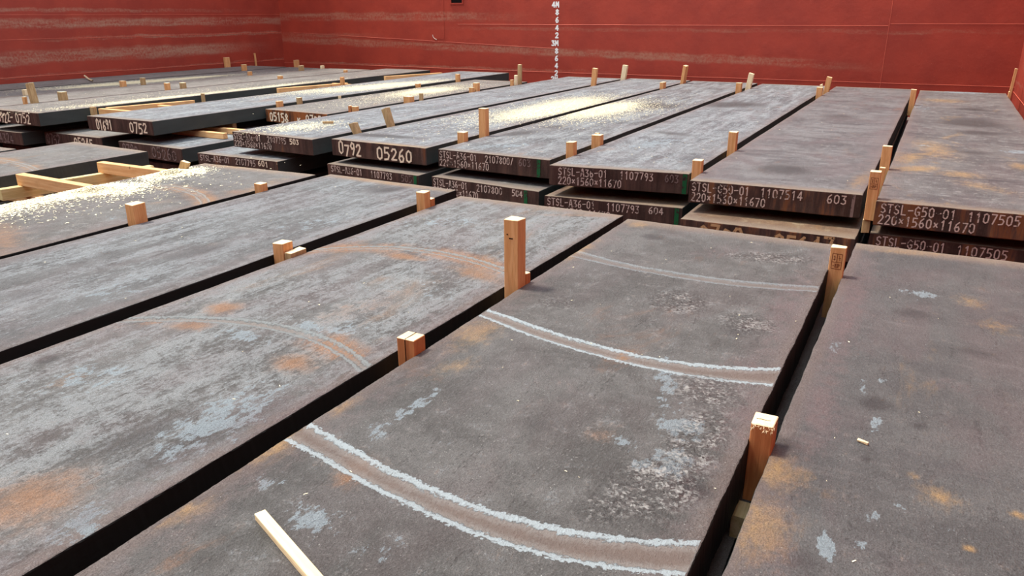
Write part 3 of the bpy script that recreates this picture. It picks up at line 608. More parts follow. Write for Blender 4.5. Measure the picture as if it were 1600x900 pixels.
N('N0', -3.691, 5.904, .013, .0099, 'near-row steel slab with two rust-fringed arc ridges bowing away from the camera', STEEL_PALE, 35, fine=(.02, -5.2, 0),
  grooves=[([-.02, -.36, .70, -3.48], [-.02, -.36, .70, -3.42], .008), ([.19, -.90, 1.07, -1.995], [.19, -.90, 1.07, -1.935], .004)], sk1=(0, .02))
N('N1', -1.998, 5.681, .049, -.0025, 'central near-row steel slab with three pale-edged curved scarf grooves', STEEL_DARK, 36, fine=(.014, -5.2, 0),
  grooves=[([.135, -.106, -.183, -3.797], [.11, -.003, -.266, -3.676], .006), ([.05, .10, -.36, -2.335], [.137, -.049, -.279, -2.253], .006), ([.06, .062, -.227, -1.118], [-.018, .263, -.377, -1.005], .004)], sk1=(0, -.03))
N('N2', -.342, 5.961, 0, -.0012, 'nearest right-hand steel slab with rust-specked smooth grey top', STEEL_SMOOTH, 37, fine=(.04, -5.6, 0))

# tiers hidden below: same plates, one description
BUR = 'dark steel slab buried in the lower tiers of a stack'
BG = 'steel slabs hidden in the lower tiers'
proto = make_slab('steel_slab', 0, 0, 0, 0, mats=[STEEL_BROWN, END, SIDE], seed=50); first = [True]
def hidden(x, y, z):
    if first[0]: o = proto; first[0] = False
    else: o = proto.copy(); C.objects.link(o)
    o.location = (x, y, z); tag(o, BUR, 'steel slab', BG)
for x in (-11.95, -10.27, -7.14, -5.45, -3.74, -1.98, -.335): hidden(x, -5.95, -.32)
for x in (-11.95, -10.27, -7.14, -5.45, -3.74, -1.98, -.335): hidden(x, -5.95, -.62)
for x in (-19.85, -18.2, -16.6): hidden(x, 7.75, -.31)
for x in (-19.85, -18.2, -16.6, -14.95, -13.3, -11.45, -9.4, -7.1, -5.4, -3.68, -2.0, -.32): hidden(x, 8.15, -.63)

# ------------------------------------------------------------------ timber
def block_mesh(w, d, z0, z1, lean=0.0, bev=.0035, seed=0, slope=0.0):
    """sawn block: x -w/2..w/2, y 0..d; the top shifts by lean; slightly out of square"""
    r = random.Random(seed); bm = bmesh.new()
    j = lambda s=.0035: r.uniform(-s, s)
    vs = []
    for zz in (z0, z1):
        k = lean if zz == z1 else lean * min(0, z0) / max(.05, z1)
        for (a, b) in ((-w / 2, 0), (w / 2, 0), (w / 2, d), (-w / 2, d)):
            top = zz == z1
            vs.append(bm.verts.new((a + (k if top else 0) + j(.002), b + j(.002), zz + (j() + (slope * (b / d) if top else 0) + (-lean * .35 * (a / w) if top else 0)))))
    for f in ((0, 3, 2, 1), (4, 5, 6, 7), (0, 1, 5, 4), (1, 2, 6, 5), (2, 3, 7, 6), (3, 0, 4, 7)):
        bm.faces.new([vs[i] for i in f])
    bmesh.ops.bevel(bm, geom=list(bm.edges), offset=bev, segments=1, affect='EDGES')
    for f in bm.faces:
        f.material_index = 1 if f.normal.z > .7 else 0
    return bm
BLOCKS = {
 'P1':(-2.044, 3.803, -0.16, 0.094, 0.094, 0.463, 0.0),
 'P1b':(-2.018, 3.888, -0.16, 0.041, 0.041, 0.114, 0.0),
 'P2':(-2.044, 2.737, -0.16, 0.098, 0.098, 0.126, 0.0),
 'P3':(-0.384, 2.706, -0.22, 0.084, 0.1, 0.118, 0.0),
 'P4':(-0.389, 5.059, -0.28, 0.088, 0.06, 0.197, 0.0),
 'P5':(-3.744, 5.337, -0.16, 0.087, 0.087, 0.153, 0.0),
 'P5b':(-3.728, 5.435, -0.16, 0.056, 0.056, 0.078, 0.0),
 'P6':(-3.765, 3.74, -0.16, 0.097, 0.097, 0.099, 0.0),
 'P6b':(-3.747, 3.77, -0.16, 0.061, 0.061, 0.039, 0.0),
 'P7':(-5.503, 3.847, -0.16, 0.1, 0.112, 0.168, 0.0),
 'P8':(-5.489, 5.186, -0.16, 0.086, 0.086, 0.085, 0.0),
 'F1':(-7.163, 8.718, -0.05, 0.153, 0.153, 0.125, -0.082),
 'F2':(-7.152, 9.496, -0.05, 0.137, 0.137, 0.254, -0.096),
 'F3':(-5.431, 8.719, -0.16, 0.105, 0.105, 0.119, 0.0),
 'F4':(-5.433, 9.283, -0.16, 0.104, 0.104, 0.367, 0.0),
 'F5':(-3.699, 8.349, -0.16, 0.098, 0.098, 0.163, 0.0),
 'F5b':(-3.793, 8.566, -0.16, 0.035, 0.035, 0.105, 0.0),
 'F6':(-3.712, 9.186, -0.16, 0.118, 0.118, 0.133, 0.0),
 'F6b':(-3.788, 9.393, -0.16, 0.051, 0.051, 0.13, 0.0),
 'F7':(-2.061, 7.884, -0.16, 0.095, 0.095, 0.159, 0.0),
 'F7b':(-2.115, 8.074, -0.16, 0.054, 0.054, 0.132, 0.0),
 'F8':(-2.06, 9.405, -0.16, 0.093, 0.093, 0.252, 0.0),
 'F8b':(-2.12, 9.613, -0.16, 0.051, 0.051, 0.165, 0.0),
 'F9':(-0.36, 7.43, -0.3, 0.088, 0.088, 0.267, 0.0),
 'F10':(-0.363, 8.992, -0.2, 0.093, 0.09, 0.265, 0.0),
 'F10b':(-0.34, 8.122, -0.16, 0.048, 0.048, 0.188, 0.0),
 'F11':(-0.361, 15.82, -0.16, 0.09, 0.09, 0.298, 0.0),
 'F12':(-7.108, 17.254, -0.16, 0.103, 0.103, 0.392, 0.045),
 'F13':(-7.107, 19.209, -0.16, 0.113, 0.113, 0.356, 0.065),
 'F14':(-5.448, 18.785, -0.16, 0.071, 0.239, 0.409, 0.061),
 'F15':(-5.448, 17.272, -0.16, 0.081, 0.21, 0.134, 0.0),
 'F16':(-3.727, 17.999, -0.16, 0.104, 0.104, 0.336, 0.071),
 'F17':(-3.728, 17.168, -0.16, 0.11, 0.11, 0.191, 0.0),
 'F18':(-2.064, 17.748, -0.16, 0.101, 0.101, 0.326, 0.054),
 'F19':(-2.067, 16.857, -0.16, 0.107, 0.107, 0.188, 0.0),
 'G1':(-8.933, 12.418, -0.16, 0.149, 0.149, 0.103, 0.0),
 'G1b':(-8.887, 12.813, -0.16, 0.063, 0.063, 0.128, 0.0),
 'G2':(-8.886, 14.721, -0.16, 0.091, 0.091, 0.089, 0.0),
 'G2b':(-8.895, 14.927, -0.16, 0.113, 0.113, 0.17, 0.0),
 'G3':(-8.86, 16.537, -0.16, 0.067, 0.067, 0.126, 0.0),
 'G4':(-8.859, 16.731, -0.16, 0.068, 0.068, 0.215, 0.0),
 'G5':(-8.863, 16.929, -0.16, 0.08, 0.08, 0.451, 0.0),
 'G6':(-8.925, 10.821, -0.16, 0.11, 0.11, 0.07, 0.0),
 'G6b':(-8.902, 10.851, -0.16, 0.063, 0.063, 0.082, 0.0),
 'H1':(-10.588, 10.695, -0.16, 0.059, 0.134, 0.095, 0.0),
 'H2':(-10.589, 11.231, -0.16, 0.062, 0.105, 0.111, 0.0),
 'H3':(-10.579, 12.4, -0.16, 0.045, 0.045, 0.042, 0.0),
 'H4':(-10.597, 15.152, -0.16, 0.085, 0.11, 0.077, 0.0),
 'H5':(-10.599, 16.906, -0.16, 0.093, 0.093, 0.177, 0.0),
 'K1':(-14.77, 8.636, -0.16, 0.104, 0.104, 0.402, -0.071),
 'K1b':(-15.011, 8.604, -0.16, 0.06, 0.06, 0.154, 0.0),
 'K2':(-14.78, 9.176, -0.16, 0.124, 0.124, 0.203, 0.0),
 'K3':(-14.764, 11.565, -0.16, 0.091, 0.091, 0.197, 0.0),
 'K4':(-14.769, 11.974, -0.16, 0.103, 0.103, 0.172, 0.0),
 'K5':(-14.768, 14.962, -0.16, 0.1, 0.1, 0.127, 0.0),
 'K6':(-14.762, 17.515, -0.16, 0.088, 0.088, 0.118, 0.0),
 'Q1':(-16.662, 9.717, -0.16, 0.099, 0.101, 0.14, 0.0),
 'Q2':(-16.666, 11.975, -0.16, 0.091, 0.117, 0.153, 0.0),
 'Q3':(-16.667, 12.529, -0.16, 0.089, 0.089, 0.186, 0.0),
 'Q4':(-16.672, 15.889, -0.16, 0.078, 0.111, 0.125, 0.0),
 'Q5':(-16.676, 17.887, -0.16, 0.071, 0.167, 0.169, 0.0),
 'Q6':(-16.677, 18.827, -0.16, 0.068, 0.126, 0.117, 0.0),
 'R1':(-18.284, 18.042, -0.16, 0.069, 0.224, 0.327, 0.0),
 'R2':(-18.284, 17.206, -0.16, 0.069, 0.16, 0.2, 0.0),
 'R3':(-18.27, 19.329, -0.16, 0.042, 0.042, 0.401, -0.082),
 'R4':(-18.284, 19.409, -0.16, 0.069, 0.189, 0.215, 0.0),
}
BLOCKS['P1b'] = (-2.022, 3.905, -.16, .055, .055, .114, 0)
BLOCKS['P6'] = (-3.832, 3.74, -.16, .097, .097, .099, 0)
BLOCKS['P6b'] = (-3.745, 3.74, -.16, .060, .15, .045, 0)
BLOCKS['F1'] = (-7.175, 8.718, -.05, .09, .10, .125, -.082)
BLOCKS['F2'] = (-7.165, 9.496, -.05, .09, .10, .254, -.096)
BLOCKS['G6'] = (-8.92, 10.821, -.16, .09, .09, .07, 0)
BLOCKS['G6b'] = (-9.00, 10.80, -.16, .05, .05, .082, 0)
BLOCKS['K1b'] = (-14.99, 8.604, -.16, .08, .047, .154, 0)
GN, GF, GL = 'timber wedges in the near-row joints', 'timber wedges in the far-row joints', 'timber wedges between the left-hand far slabs'
BLOCKS['F20'] = (1.285, 18.55, -.16, .05, .07, .54, .03)
BLOCKS['F20b'] = (1.262, 18.35, -.16, .022, .12, .12, -.0)
BLOCKS['F14b'] = (-5.46, 19.10, -.16, .05, .05, .10, 0)
BLOCKS['F16b'] = (-3.76, 18.30, -.16, .05, .05, .12, -.01)
BLOCKS['F18b'] = (-2.13, 18.05, -.16, .05, .05, .15, -.06)
for _k in ('K1', 'K1b', 'K2', 'K3', 'K4', 'K5', 'K6'):
    _v = BLOCKS[_k]; BLOCKS[_k] = (_v[0], _v[1] + .11) + tuple(_v[2:])
BLOCKS['R1'] = (-19.905, 18.04, -.16, .070, .20, .327, 0)
BLOCKS['R3'] = (-19.905, 19.33, -.16, .040, .055, .401, -.02)
BLOCKS['F9'] = (-.360, 7.43, -.17, .088, .088, .267, 0)
BLOCKS['F9b'] = (-.375, 7.46, -.295, .065, .06, -.175, 0)
LAB = {
 'F9b': ('wooden_block', 'dark block wedged below the stamped post, between the slab ends', 'block', WOOD_OLD),
 'F20': ('wooden_lath', 'tall thin lath standing in the back corner against the right wall', 'lath', WOOD_Z),
 'F20b': ('wooden_wedge', 'yellowish wedge at the foot of the tall thin corner lath', 'wedge', WOOD_Z),
 'F14b': ('wooden_wedge', 'tiny wedge behind the third slim post right of the draught marks', 'wedge', WOOD_Z),
 'F16b': ('wooden_wedge', 'tiny wedge at the foot of the fourth slim post right of the draught marks', 'wedge', WOOD_Z),
 'F18b': ('wooden_wedge', 'white split wedge left of the post at the far end of the violet-grey slab', 'wedge', WOOD_END),
 'P1': ('wooden_post', 'tallest upright square timber post, in the joint left of the central grooved slab', 'post', WOOD_Z),
 'P1b': ('wooden_wedge', 'small split wedge tucked against the right foot of the tallest post', 'wedge', WOOD_RED),
 'P2': ('wooden_block', 'square timber block with a cracked pale top, nearest one left of the central slab', 'block', WOOD_RED),
 'P3': ('wooden_block', 'dark red-brown timber block with rough splintered top between the two nearest slabs', 'block', WOOD_RED),
 'P4': ('wooden_post', 'orange timber post with a stamp near its top at the corner of the central slab', 'post', WOOD_Z),
 'P5': ('wooden_block', 'square block near the far end of the joint left of the arc-ridged slab', 'block', WOOD_Z),
 'P5b': ('wooden_wedge', 'small dark wedge behind the block at the far end of the arc-ridged slab', 'wedge', WOOD_RED),
 'P6': ('wooden_block', 'pale-topped block in the middle of the joint left of the arc-ridged slab', 'block', WOOD_Z),
 'P6b': ('wooden_wedge', 'low thin wedge lying against the right side of the middle pale-topped block', 'wedge', WOOD_OLD),
 'P7': ('wooden_block', 'squat upright block right of the shavings-strewn slab, nearer of two in that joint', 'block', WOOD_Z),
 'P8': ('wooden_block', 'low block right of the shavings-strewn slab, farther of two in that joint', 'block', WOOD_Z),
 'F1': ('wooden_block', 'short timber block leaning left just behind the painted 05260 slab face', 'block', WOOD_OLD),
 'F2': ('wooden_post', 'timber post leaning left behind the short leaning block', 'post', WOOD_OLD),
 'F3': ('wooden_block', 'short block behind the 0792 05260 slab corner, in front of the tall upright post', 'block', WOOD_Z),
 'F4': ('wooden_post', 'tall upright timber post at the near edge of the sawdust patch', 'post', WOOD_Z),
 'F5': ('wooden_block', 'upright block nearest the front of the joint left of the 1107793 603 slab', 'block', WOOD_Z),
 'F5b': ('wooden_wedge', 'thin sliver wedge behind the front block left of the 1107793 603 slab', 'wedge', WOOD_Z),
 'F6': ('wooden_block', 'second upright block along the joint left of the 1107793 603 slab', 'block', WOOD_Z),
 'F6b': ('wooden_wedge', 'pale-tipped sliver behind the second block left of the 1107793 603 slab', 'wedge', WOOD_Z),
 'F7': ('wooden_block', 'upright block at the front left corner of the violet-grey 1107514 slab', 'block', WOOD_Z),
 'F7b': ('wooden_wedge', 'narrow tapering wedge left of the block at the violet-grey slab corner', 'wedge', WOOD_Z),
 'F8': ('wooden_post', 'timber post with dark grain lines further along the violet-grey slab', 'post', WOOD_Z),
 'F8b': ('wooden_wedge', 'small wedge behind the dark-grained post beside the violet-grey slab', 'wedge', WOOD_Z),
 'F9': ('wooden_post', 'stamped timber post in the joint between the 1107514 and 1107505 slabs', 'post', WOOD_Z),
 'F10': ('wooden_post', 'plain pale-topped post behind the stamped post beside the ochre-banded slab', 'post', WOOD_Z),
 'F10b': ('wooden_wedge', 'small white-topped wedge between the stamped post and the plain post', 'wedge', WOOD_Z),
 'F11': ('wooden_block', 'small block at the far end of the joint left of the ochre-banded slab', 'block', WOOD_Z),
 'F12': ('wooden_post', 'slim post near the back wall, first right of the painted draught marks', 'post', WOOD_Z),
 'F13': ('wooden_post', 'slim pale post near the back wall, second right of the draught marks', 'post', WOOD_END),
 'F14': ('wooden_post', 'slim post near the back wall, third right of the draught marks', 'post', WOOD_Z),
 'F15': ('wooden_block', 'low block in front of the third slim post by the back wall', 'block', WOOD_Z),
 'F16': ('wooden_post', 'slim pale post near the back wall, fourth right of the draught marks', 'post', WOOD_END),
 'F17': ('wooden_block', 'low block in front of the fourth slim post by the back wall', 'block', WOOD_Z),
 'F18': ('wooden_post', 'slim post near the back wall at the far left of the violet-grey slab', 'post', WOOD_Z),
 'F19': ('wooden_block', 'low block in front of the post at the far left of the violet-grey slab', 'block', WOOD_Z),
 'G1': ('wooden_block', 'broad low block in the joint left of the 2107795 503 slab, near its middle', 'block', WOOD_Z),
 'G1b': ('wooden_wedge', 'dark upright wedge at the right end of the broad low block', 'wedge', WOOD_OLD),
 'G2': ('wooden_block', 'low block in front of the squat pair left of the 2107795 503 slab', 'block', WOOD_Z),
 'G2b': ('wooden_block', 'taller pale block of the squat pair left of the 2107795 503 slab', 'block', WOOD_Z),
 'G3': ('wooden_block', 'shortest of three timbers stepped up beside the draught marks', 'block', WOOD_Z),
 'G4': ('wooden_block', 'middle of three timbers stepped up beside the draught marks', 'block', WOOD_END),
 'G5': ('wooden_post', 'tall grey-brown post, last of three stepped timbers left of the draught marks', 'post', WOOD_OLD),
 'G6': ('wooden_block', 'low pale block behind the right end of the rusty 05158 face', 'block', WOOD_Z),
 'G6b': ('wooden_wedge', 'thin dark wedge left of the low pale block by the rusty 05158 face', 'wedge', WOOD_RED),
 'H1': ('wooden_block', 'block standing at the front left corner of the rusty 05158 slab', 'block', WOOD_Z),
 'H2': ('wooden_block', 'second block along the left edge of the rusty 05158 slab', 'block', WOOD_OLD),
 'H3': ('wooden_wedge', 'tiny pale wedge along the left edge of the rusty 05158 slab', 'wedge', WOOD_END),
 'H4': ('wooden_block', 'small pinkish block sunk in the sawdust left of the rusty 05158 slab', 'block', WOOD_Z),
 'H5': ('wooden_block', 'upright block near the far end of the joint between the 01691 and 05158 slabs', 'block', WOOD_Z),
 'K1': ('wooden_post', 'weathered post leaning left at the far left, behind the 3922 slab face', 'post', WOOD_OLD),
 'K1b': ('wooden_wedge', 'small wedge at the left foot of the weathered leaning post', 'wedge', WOOD_Z),
 'K2': ('wooden_block', 'squat round-edged block right of the weathered leaning post', 'block', WOOD_OLD),
 'K3': ('wooden_block', 'pinkish upright block, left one of a close pair beyond the 3922 slab', 'block', WOOD_Z),
 'K4': ('wooden_block', 'yellowish block, right one of a close pair beyond the 3922 slab', 'block', WOOD_OLD),
 'K5': ('wooden_block', 'small pink block mid-way along the far left joints', 'block', WOOD_Z),
 'K6': ('wooden_block', 'low block near the far corner of the left-hand slabs', 'block', WOOD_Z),
 'Q1': ('wooden_block', 'bright white-faced block left of the weathered leaning post', 'block', WOOD_END),
 'Q2': ('wooden_block', 'pinkish low block on the left-hand slabs in front of the sawdust streak', 'block', WOOD_Z),
 'Q3': ('wooden_block', 'upright dark-sided block standing before the long pale sawdust streak', 'block', WOOD_OLD),
 'Q4': ('wooden_wedge', 'little wedge below the thin leaning lath near the left wall', 'wedge', WOOD_Z),
 'Q5': ('wooden_block', 'squat block on the left slabs just right of the hold corner', 'block', WOOD_OLD),
 'Q6': ('wooden_wedge', 'small low wedge furthest right near the hold corner', 'wedge', WOOD_END),
 'R1': ('wooden_block', 'tall block wedged against the left wall', 'block', WOOD_Z),
 'R2': ('wooden_block', 'low block right of the tall block at the left wall', 'block', WOOD_Z),
 'R3': ('wooden_lath', 'thin upright lath leaning left near the left wall', 'lath', WOOD_Z),
 'R4': ('wooden_block', 'notched block standing right at the hold corner', 'block', WOOD_Z),
}
blocks = {}
for i, (k, v) in enumerate(BLOCKS.items()):
    x, y, z0, w, d, z1, lean = v; nm, lab, cat, mat = LAB[k]
    top = WOOD_END
    o = bm_obj(nm, block_mesh(w, d, z0, z1, lean, .003 if w > .05 else .002, i), [mat, top])
    o.location = (x, y, 0); tag(o, lab, cat, GN if k[0] == 'P' else GF if k[0] == 'F' else GL)
    blocks[k] = o
# crack down the nearest block, knots on the tall post
CRACK = NT('dark_split').done((.03, .012, .006), .9, None, .1)
boxes('split', [(-.0025, .0005, -.0015, .004, -.14, .122)], [CRACK], blocks['P2'])
boxes('split', [(-.002, .0005, .0, .098, .1265, .1280)], [CRACK], blocks['P2'])
boxes('split', [(-.030, .022, .045, .048, .1175, .1200)], [CRACK], blocks['P3'])
# splinters round the sawn top of the dark block
rs = random.Random(9); V, Fc = [], []
for k in range(60):
    side = rs.choice((0, 1, 2)); a = rs.uniform(-.042, .042)
    p = Vector((a, -.001, rs.uniform(.095, .118))) if side < 2 else Vector((rs.choice((-.043, .043)), rs.uniform(0, .1), rs.uniform(.10, .118)))
    q = p + Vector((rs.uniform(-.007, .007), rs.uniform(-.008, .0), rs.uniform(-.014, .008))); n = len(V); t = .0012
    V += [p + Vector((-t, 0, 0)), p + Vector((t, 0, 0)), q + Vector((0, 0, t)), p + Vector((0, t, t))]; Fc += [(n, n + 1, n + 2), (n + 1, n + 3, n + 2), (n + 3, n, n + 2), (n, n + 3, n + 1)]
o = link('splinters', V, Fc, [WOOD_END], blocks['P3']); o['kind'] = 'stuff'
boxes('knot', [(-.012, .012, -.0012, .0, .350, .357), (-.028, -.020, -.0012, 0, .372, .380)], [CRACK], blocks['P1'])
# stamped marks on two posts: framed box with an upper cell split in two and a lower scribble
def stamp(parent, w, zt, hh):
    V2, Fc = [], []; th = .0030
    def seg(a, b):
        (xa, ya), (xb, yb) = a, b; dx, dy = xb - xa, yb - ya; l = math.hypot(dx, dy); nx, ny = -dy / l * th / 2, dx / l * th / 2; k = len(V2)
        V2.extend([(xa + nx, ya + ny), (xb + nx, yb + ny), (xb - nx, yb - ny), (xa - nx, ya - ny)]); Fc.append((k, k + 1, k + 2, k + 3))
    a, b = -w / 2, w / 2; t, m, c = zt, zt - hh * .55, zt - hh
    for s in (((a, t), (b, t)), ((a, c), (b, c)), ((a, t), (a, c)), ((b, t), (b, c)), ((a, m), (b, m)), ((0, t), (0, m))): seg(*s)
    for s in (((a + .25 * w, t - .1 * hh), (a + .25 * w, m + .1 * hh)), ((a + .15 * w, t - .18 * hh), (a + .36 * w, t - .22 * hh)), ((a + .14 * w, m + .16 * hh), (a + .38 * w, m + .2 * hh)),
              ((b - .3 * w, t - .1 * hh), (b - .2 * w, m + .1 * hh)), ((b - .36 * w, t - .3 * hh), (b - .12 * w, t - .25 * hh)),
              ((a + .12 * w, c + .2 * hh), (b - .12 * w, c + .24 * hh)), ((a + .25 * w, c + .32 * hh), (b - .1 * w, c + .3 * hh)), ((a + .3 * w, c + .12 * hh), (b - .3 * w, c + .13 * hh)),
              ((a + .4 * w, c + .1 * hh), (a + .45 * w, c + .36 * hh)), ((b - .3 * w, c + .1 * hh), (b - .35 * w, c + .36 * hh))): seg(*s)
    o = link('ink_stamp', [(u, -.0028 - .0001 * ((q // 4) % 9), v) for q, (u, v) in enumerate(V2)], Fc, [STAMP], parent); o['label'] = 'red-brown framed ink stamp'
stamp(blocks['P4'], .058, .155, .098)
stamp(blocks['F9'], .058, .215, .100)

def beam(name, p0, p1, w, h, mat, label, cat, group=None, seed=1, bev=.003, ends=None):
    """horizontal timber from p0 to p1 (centre of the top face)"""
    p0, p1 = Vector(p0), Vector(p1); d = p1 - p0; L = d.length
    bm = bmesh.new(); r = random.Random(seed); vs = []
    nseg = max(1, int(L / .4))
    for i in range(nseg + 1):
        for (a, b) in ((-w / 2, -h), (w / 2, -h), (w / 2, 0), (-w / 2, 0)):
            vs.append(bm.verts.new((i * L / nseg, a + r.uniform(-.002, .002), b + r.uniform(-.002, .002))))
    for i in range(nseg):
        for k in range(4):
            a = i * 4; bm.faces.new((vs[a + k], vs[a + (k + 1) % 4], vs[a + 4 + (k + 1) % 4], vs[a + 4 + k]))
    bm.faces.new([vs[k] for k in (3, 2, 1, 0)]); bm.faces.new([vs[nseg * 4 + k] for k in (0, 1, 2, 3)])
    bmesh.ops.recalc_face_normals(bm, faces=bm.faces)
    bmesh.ops.bevel(bm, geom=[e for e in bm.edges if e.is_boundary or e.calc_face_angle(0) > .8], offset=bev, segments=1, affect='EDGES')
    o = bm_obj(name, bm, [mat]); o.location = p0
    o.rotation_euler = (0, -math.asin(d.z / L), math.atan2(d.y, d.x)); tag(o, label, cat, group); return o
BM = 'loose timber beams in the open gaps'
# frame in the near open gap (local x runs along the beam, so the grain material is the crosswise one)
beam('wooden_beam', (-8.24, 5.50, .018), (-7.16, 5.50, .018), .09, .118, WOOD_X, 'orange-sided crossbeam farther from the camera in the near open gap', 'beam', BM, 1)
beam('wooden_beam', (-8.36, 4.66, .018), (-7.16, 4.62, .018), .09, .118, WOOD_X, 'orange-sided crossbeam nearer the camera in the near open gap', 'beam', BM, 2)
beam('wooden_beam', (-8.36, 4.42, -.102), (-8.10, 6.05, -.102), .10, .12, wood_mat('yellow_sawn_softwood', (.58, .44, .19), (.70, .55, .28), axis='x'), 'yellowish lengthwise beam lying under both crossbeams in the near open gap', 'beam', BM, 3)
beam('wooden_bearer', (-8.95, 5.42, -.222), (-6.85, 5.42, -.222), .09, .092, WOOD_X, 'low bearer below the farther crossbeam of the near open gap', 'bearer', BM, 4)
beam('wooden_bearer', (-8.95, 4.72, -.222), (-6.85, 4.72, -.222), .09, .092, WOOD_X, 'low bearer below the nearer crossbeam of the near open gap', 'bearer', BM, 5)
beam('wooden_bearer', (-11.3, 8.97, -.226), (-10.08, 8.97, -.226), .09, .092, WOOD_X, 'nearer short pale bearer on the faint 05260 second-tier slab', 'bearer', BM, 6)
beam('wooden_bearer', (-11.3, 9.42, -.226), (-9.0, 9.42, -.226), .09, .092, WOOD_X, 'farther pale bearer running under the 2107795 503 slab', 'bearer', BM, 7)
# frame in the far open gap
beam('wooden_beam', (-13.10, 8.93, .02), (-12.20, 8.93, .02), .09, .12, WOOD_X, 'short orange crossbeam in the front of the far open gap', 'beam', BM, 8)
beam('wooden_post', (-13.02, 8.70, .07), (-13.02, 8.78, .07), .08, .39, WOOD_OLD, 'knobbly timber stub at the front corner of the far open gap', 'post', BM, 9)
beam('wooden_beam', (-13.02, 9.00, .03), (-12.66, 10.6, .03), .09, .12, WOOD_X, 'slanting beam leading back from the front of the far open gap', 'beam', BM, 10)
beam('wooden_beam', (-12.95, 9.9, .0), (-12.22, 9.9, .0), .09, .12, WOOD_X, 'second orange crossbeam of the far open gap', 'beam', BM, 17)
beam('wooden_beam', (-13.05, 13.25, .03), (-12.60, 15.1, .03), .09, .12, WOOD_X, 'slanting pale beam mid-way along the far open gap', 'beam', BM, 11)
beam('wooden_beam', (-12.94, 15.0, .02), (-12.26, 14.9, .02), .09, .12, WOOD_X, 'crossbeam at the end of the slanting pale beam', 'beam', BM, 12)
beam('wooden_post', (-12.45, 14.72, .19), (-12.45, 14.80, .19), .08, .50, WOOD_Z, 'upright stub rising from the middle of the far open gap', 'post', BM, 13)
beam('wooden_beam', (-13.05, 17.2, .03), (-12.42, 19.0, .03), .09, .12, WOOD_X, 'slanting pale beam at the back end of the far open gap', 'beam', BM, 14)
beam('wooden_post', (-13.06, 11.15, .09), (-13.06, 11.20, .09), .06, .40, WOOD_OLD, 'small grey stub on the left side of the far open gap', 'post', BM, 15)
# pieces lying on slabs
t = beam('wooden_stick', (-1.710, 1.470, .075), (-1.05, 1.20, .075), .036, .024, wood_mat('bright_new_lath', (.80, .62, .36), (.88, .74, .50), axis='x'), 'pale flat stick lying on the central slab at the bottom edge', 'stick', None, 16, .0015)
beam('wood_offcut', (-8.24, 9.24, .038), (-8.10, 9.32, .038), .04, .032, WOOD_OLD, 'small flat offcut lying on the 2107795 503 slab', 'offcut', None, 18, .002)
beam('wood_chip', (-.062, 2.972, .012), (-.022, 2.962, .012), .012, .010, WOOD_END, 'tiny pale wood chip alone on the nearest right-hand slab', 'chip', None, 19, .001)
b = bm_obj('wood_offcut', block_mesh(.085, .06, 0, .085, .02, .003, 77), [WOOD_OLD, WOOD_END]); b.location = (-7.04, 5.62, .018); b.rotation_euler = (0, .25, .4)
tag(b, 'tilted square offcut behind the heap of shavings', 'offcut')
V, Fc = tube([(-19.7, 13.15, .10), (-19.1, 12.85, .055), (-18.45, 12.5, .06)], .02, 5)
tag(link('wooden_lath', V, Fc, [WOOD_END]), 'thin splintered lath lying near the left wall', 'lath')
# bearers between the tiers
BL = 'timber bearer squeezed between two tiers of slabs, in deep shadow'
GB = 'timber bearers between the tiers'
def bear(x, y, zt, h, L=1.30, ax=0, n=[0]):
    n[0] += 1
    o = boxes('wooden_bearer', [(0, L, -.045, .045, -h, 0)], [WOOD_OLD]); o.location = (x, y, zt); tag(o, BL, 'bearer', GB)
for kt, kb in (('S1', 'L1'), ('S2', 'L2'), ('S3', 'L3'), ('S4', 'L4'), ('S5', 'L5'), ('S6', 'L6'), ('T-2', 'L-2')):
    A, B = slabs[kt], slabs[kb]; zt = A.location.z - .2215; h = zt - B.location.z - .0015
    x0 = max(A.location.x, B.location.x) + .06; L = min(1.3, min(A.location.x, B.location.x) + 1.48 - x0)
    for dy in (1.3, 5.8, 10.3): bear(x0, 8.0 + dy, zt, h, L)
bear(-12.05, 9.3, -.190, .128, .42); bear(-12.05, 13.9, -.190, .128, .42); bear(-12.05, 18.2, -.190, .128, .42)
bear(-11.40, 9.75, -.190, .128, .7); bear(-11.40, 14.6, -.190, .128, .7); bear(-10.5, 12.5, -.234, .086, .5); bear(-10.5, 16.5, -.234, .086, .5)
for x, zt in ((-16.55, -.2), (-18.15, -.205), (-19.75, -.197)):
    for y in (9.2, 13.5, 18): bear(x, y, zt, -.3115 - zt < 0 and zt + .3085 or .1, 1.3)
for k, x in (('N-4', -11.75), ('N-3', -10.1), ('N-2', -6.75), ('N-1', -5.2), ('N0', -3.5), ('N1', -1.8)):
    zt = slabs[k].location.z - .2215
    for y in (-3.5, 1.6, 4.3 if k in ('N-4', 'N-1', 'N0', 'N1') else 2.9): bear(x, y, zt, zt + .3185, 1.15)
zt = -.2215
o = boxes('wooden_bearer', [(0, 1.6, -.055, .055, -.097, 0)], [WOOD_Y]); o.location = (-.44, 2.64, zt)
tag(o, 'pale bearer end glimpsed deep in the joint below the dark red-brown block', 'bearer', GB)
bear(-.2, -3.5, zt, .097); bear(-.2, 4.6, zt, .097)
for x in (-11.8, -10.15, -7.0, -5.3, -3.6, -1.85, -.2):
    for y in (-4, 0, 4): bear(x, y, -.5415, .077)
    for y in (-4, 4): bear(x, y, -.8415, .087)
for x in (-19.7, -18.05, -16.45, -14.8, -13.15, -11.3, -9.25, -6.95, -5.25, -3.55, -1.9, -.2):
    for y in (9.5, 17.5): bear(x, y, -.553, .075); bear(x, y, -.8515, .077)

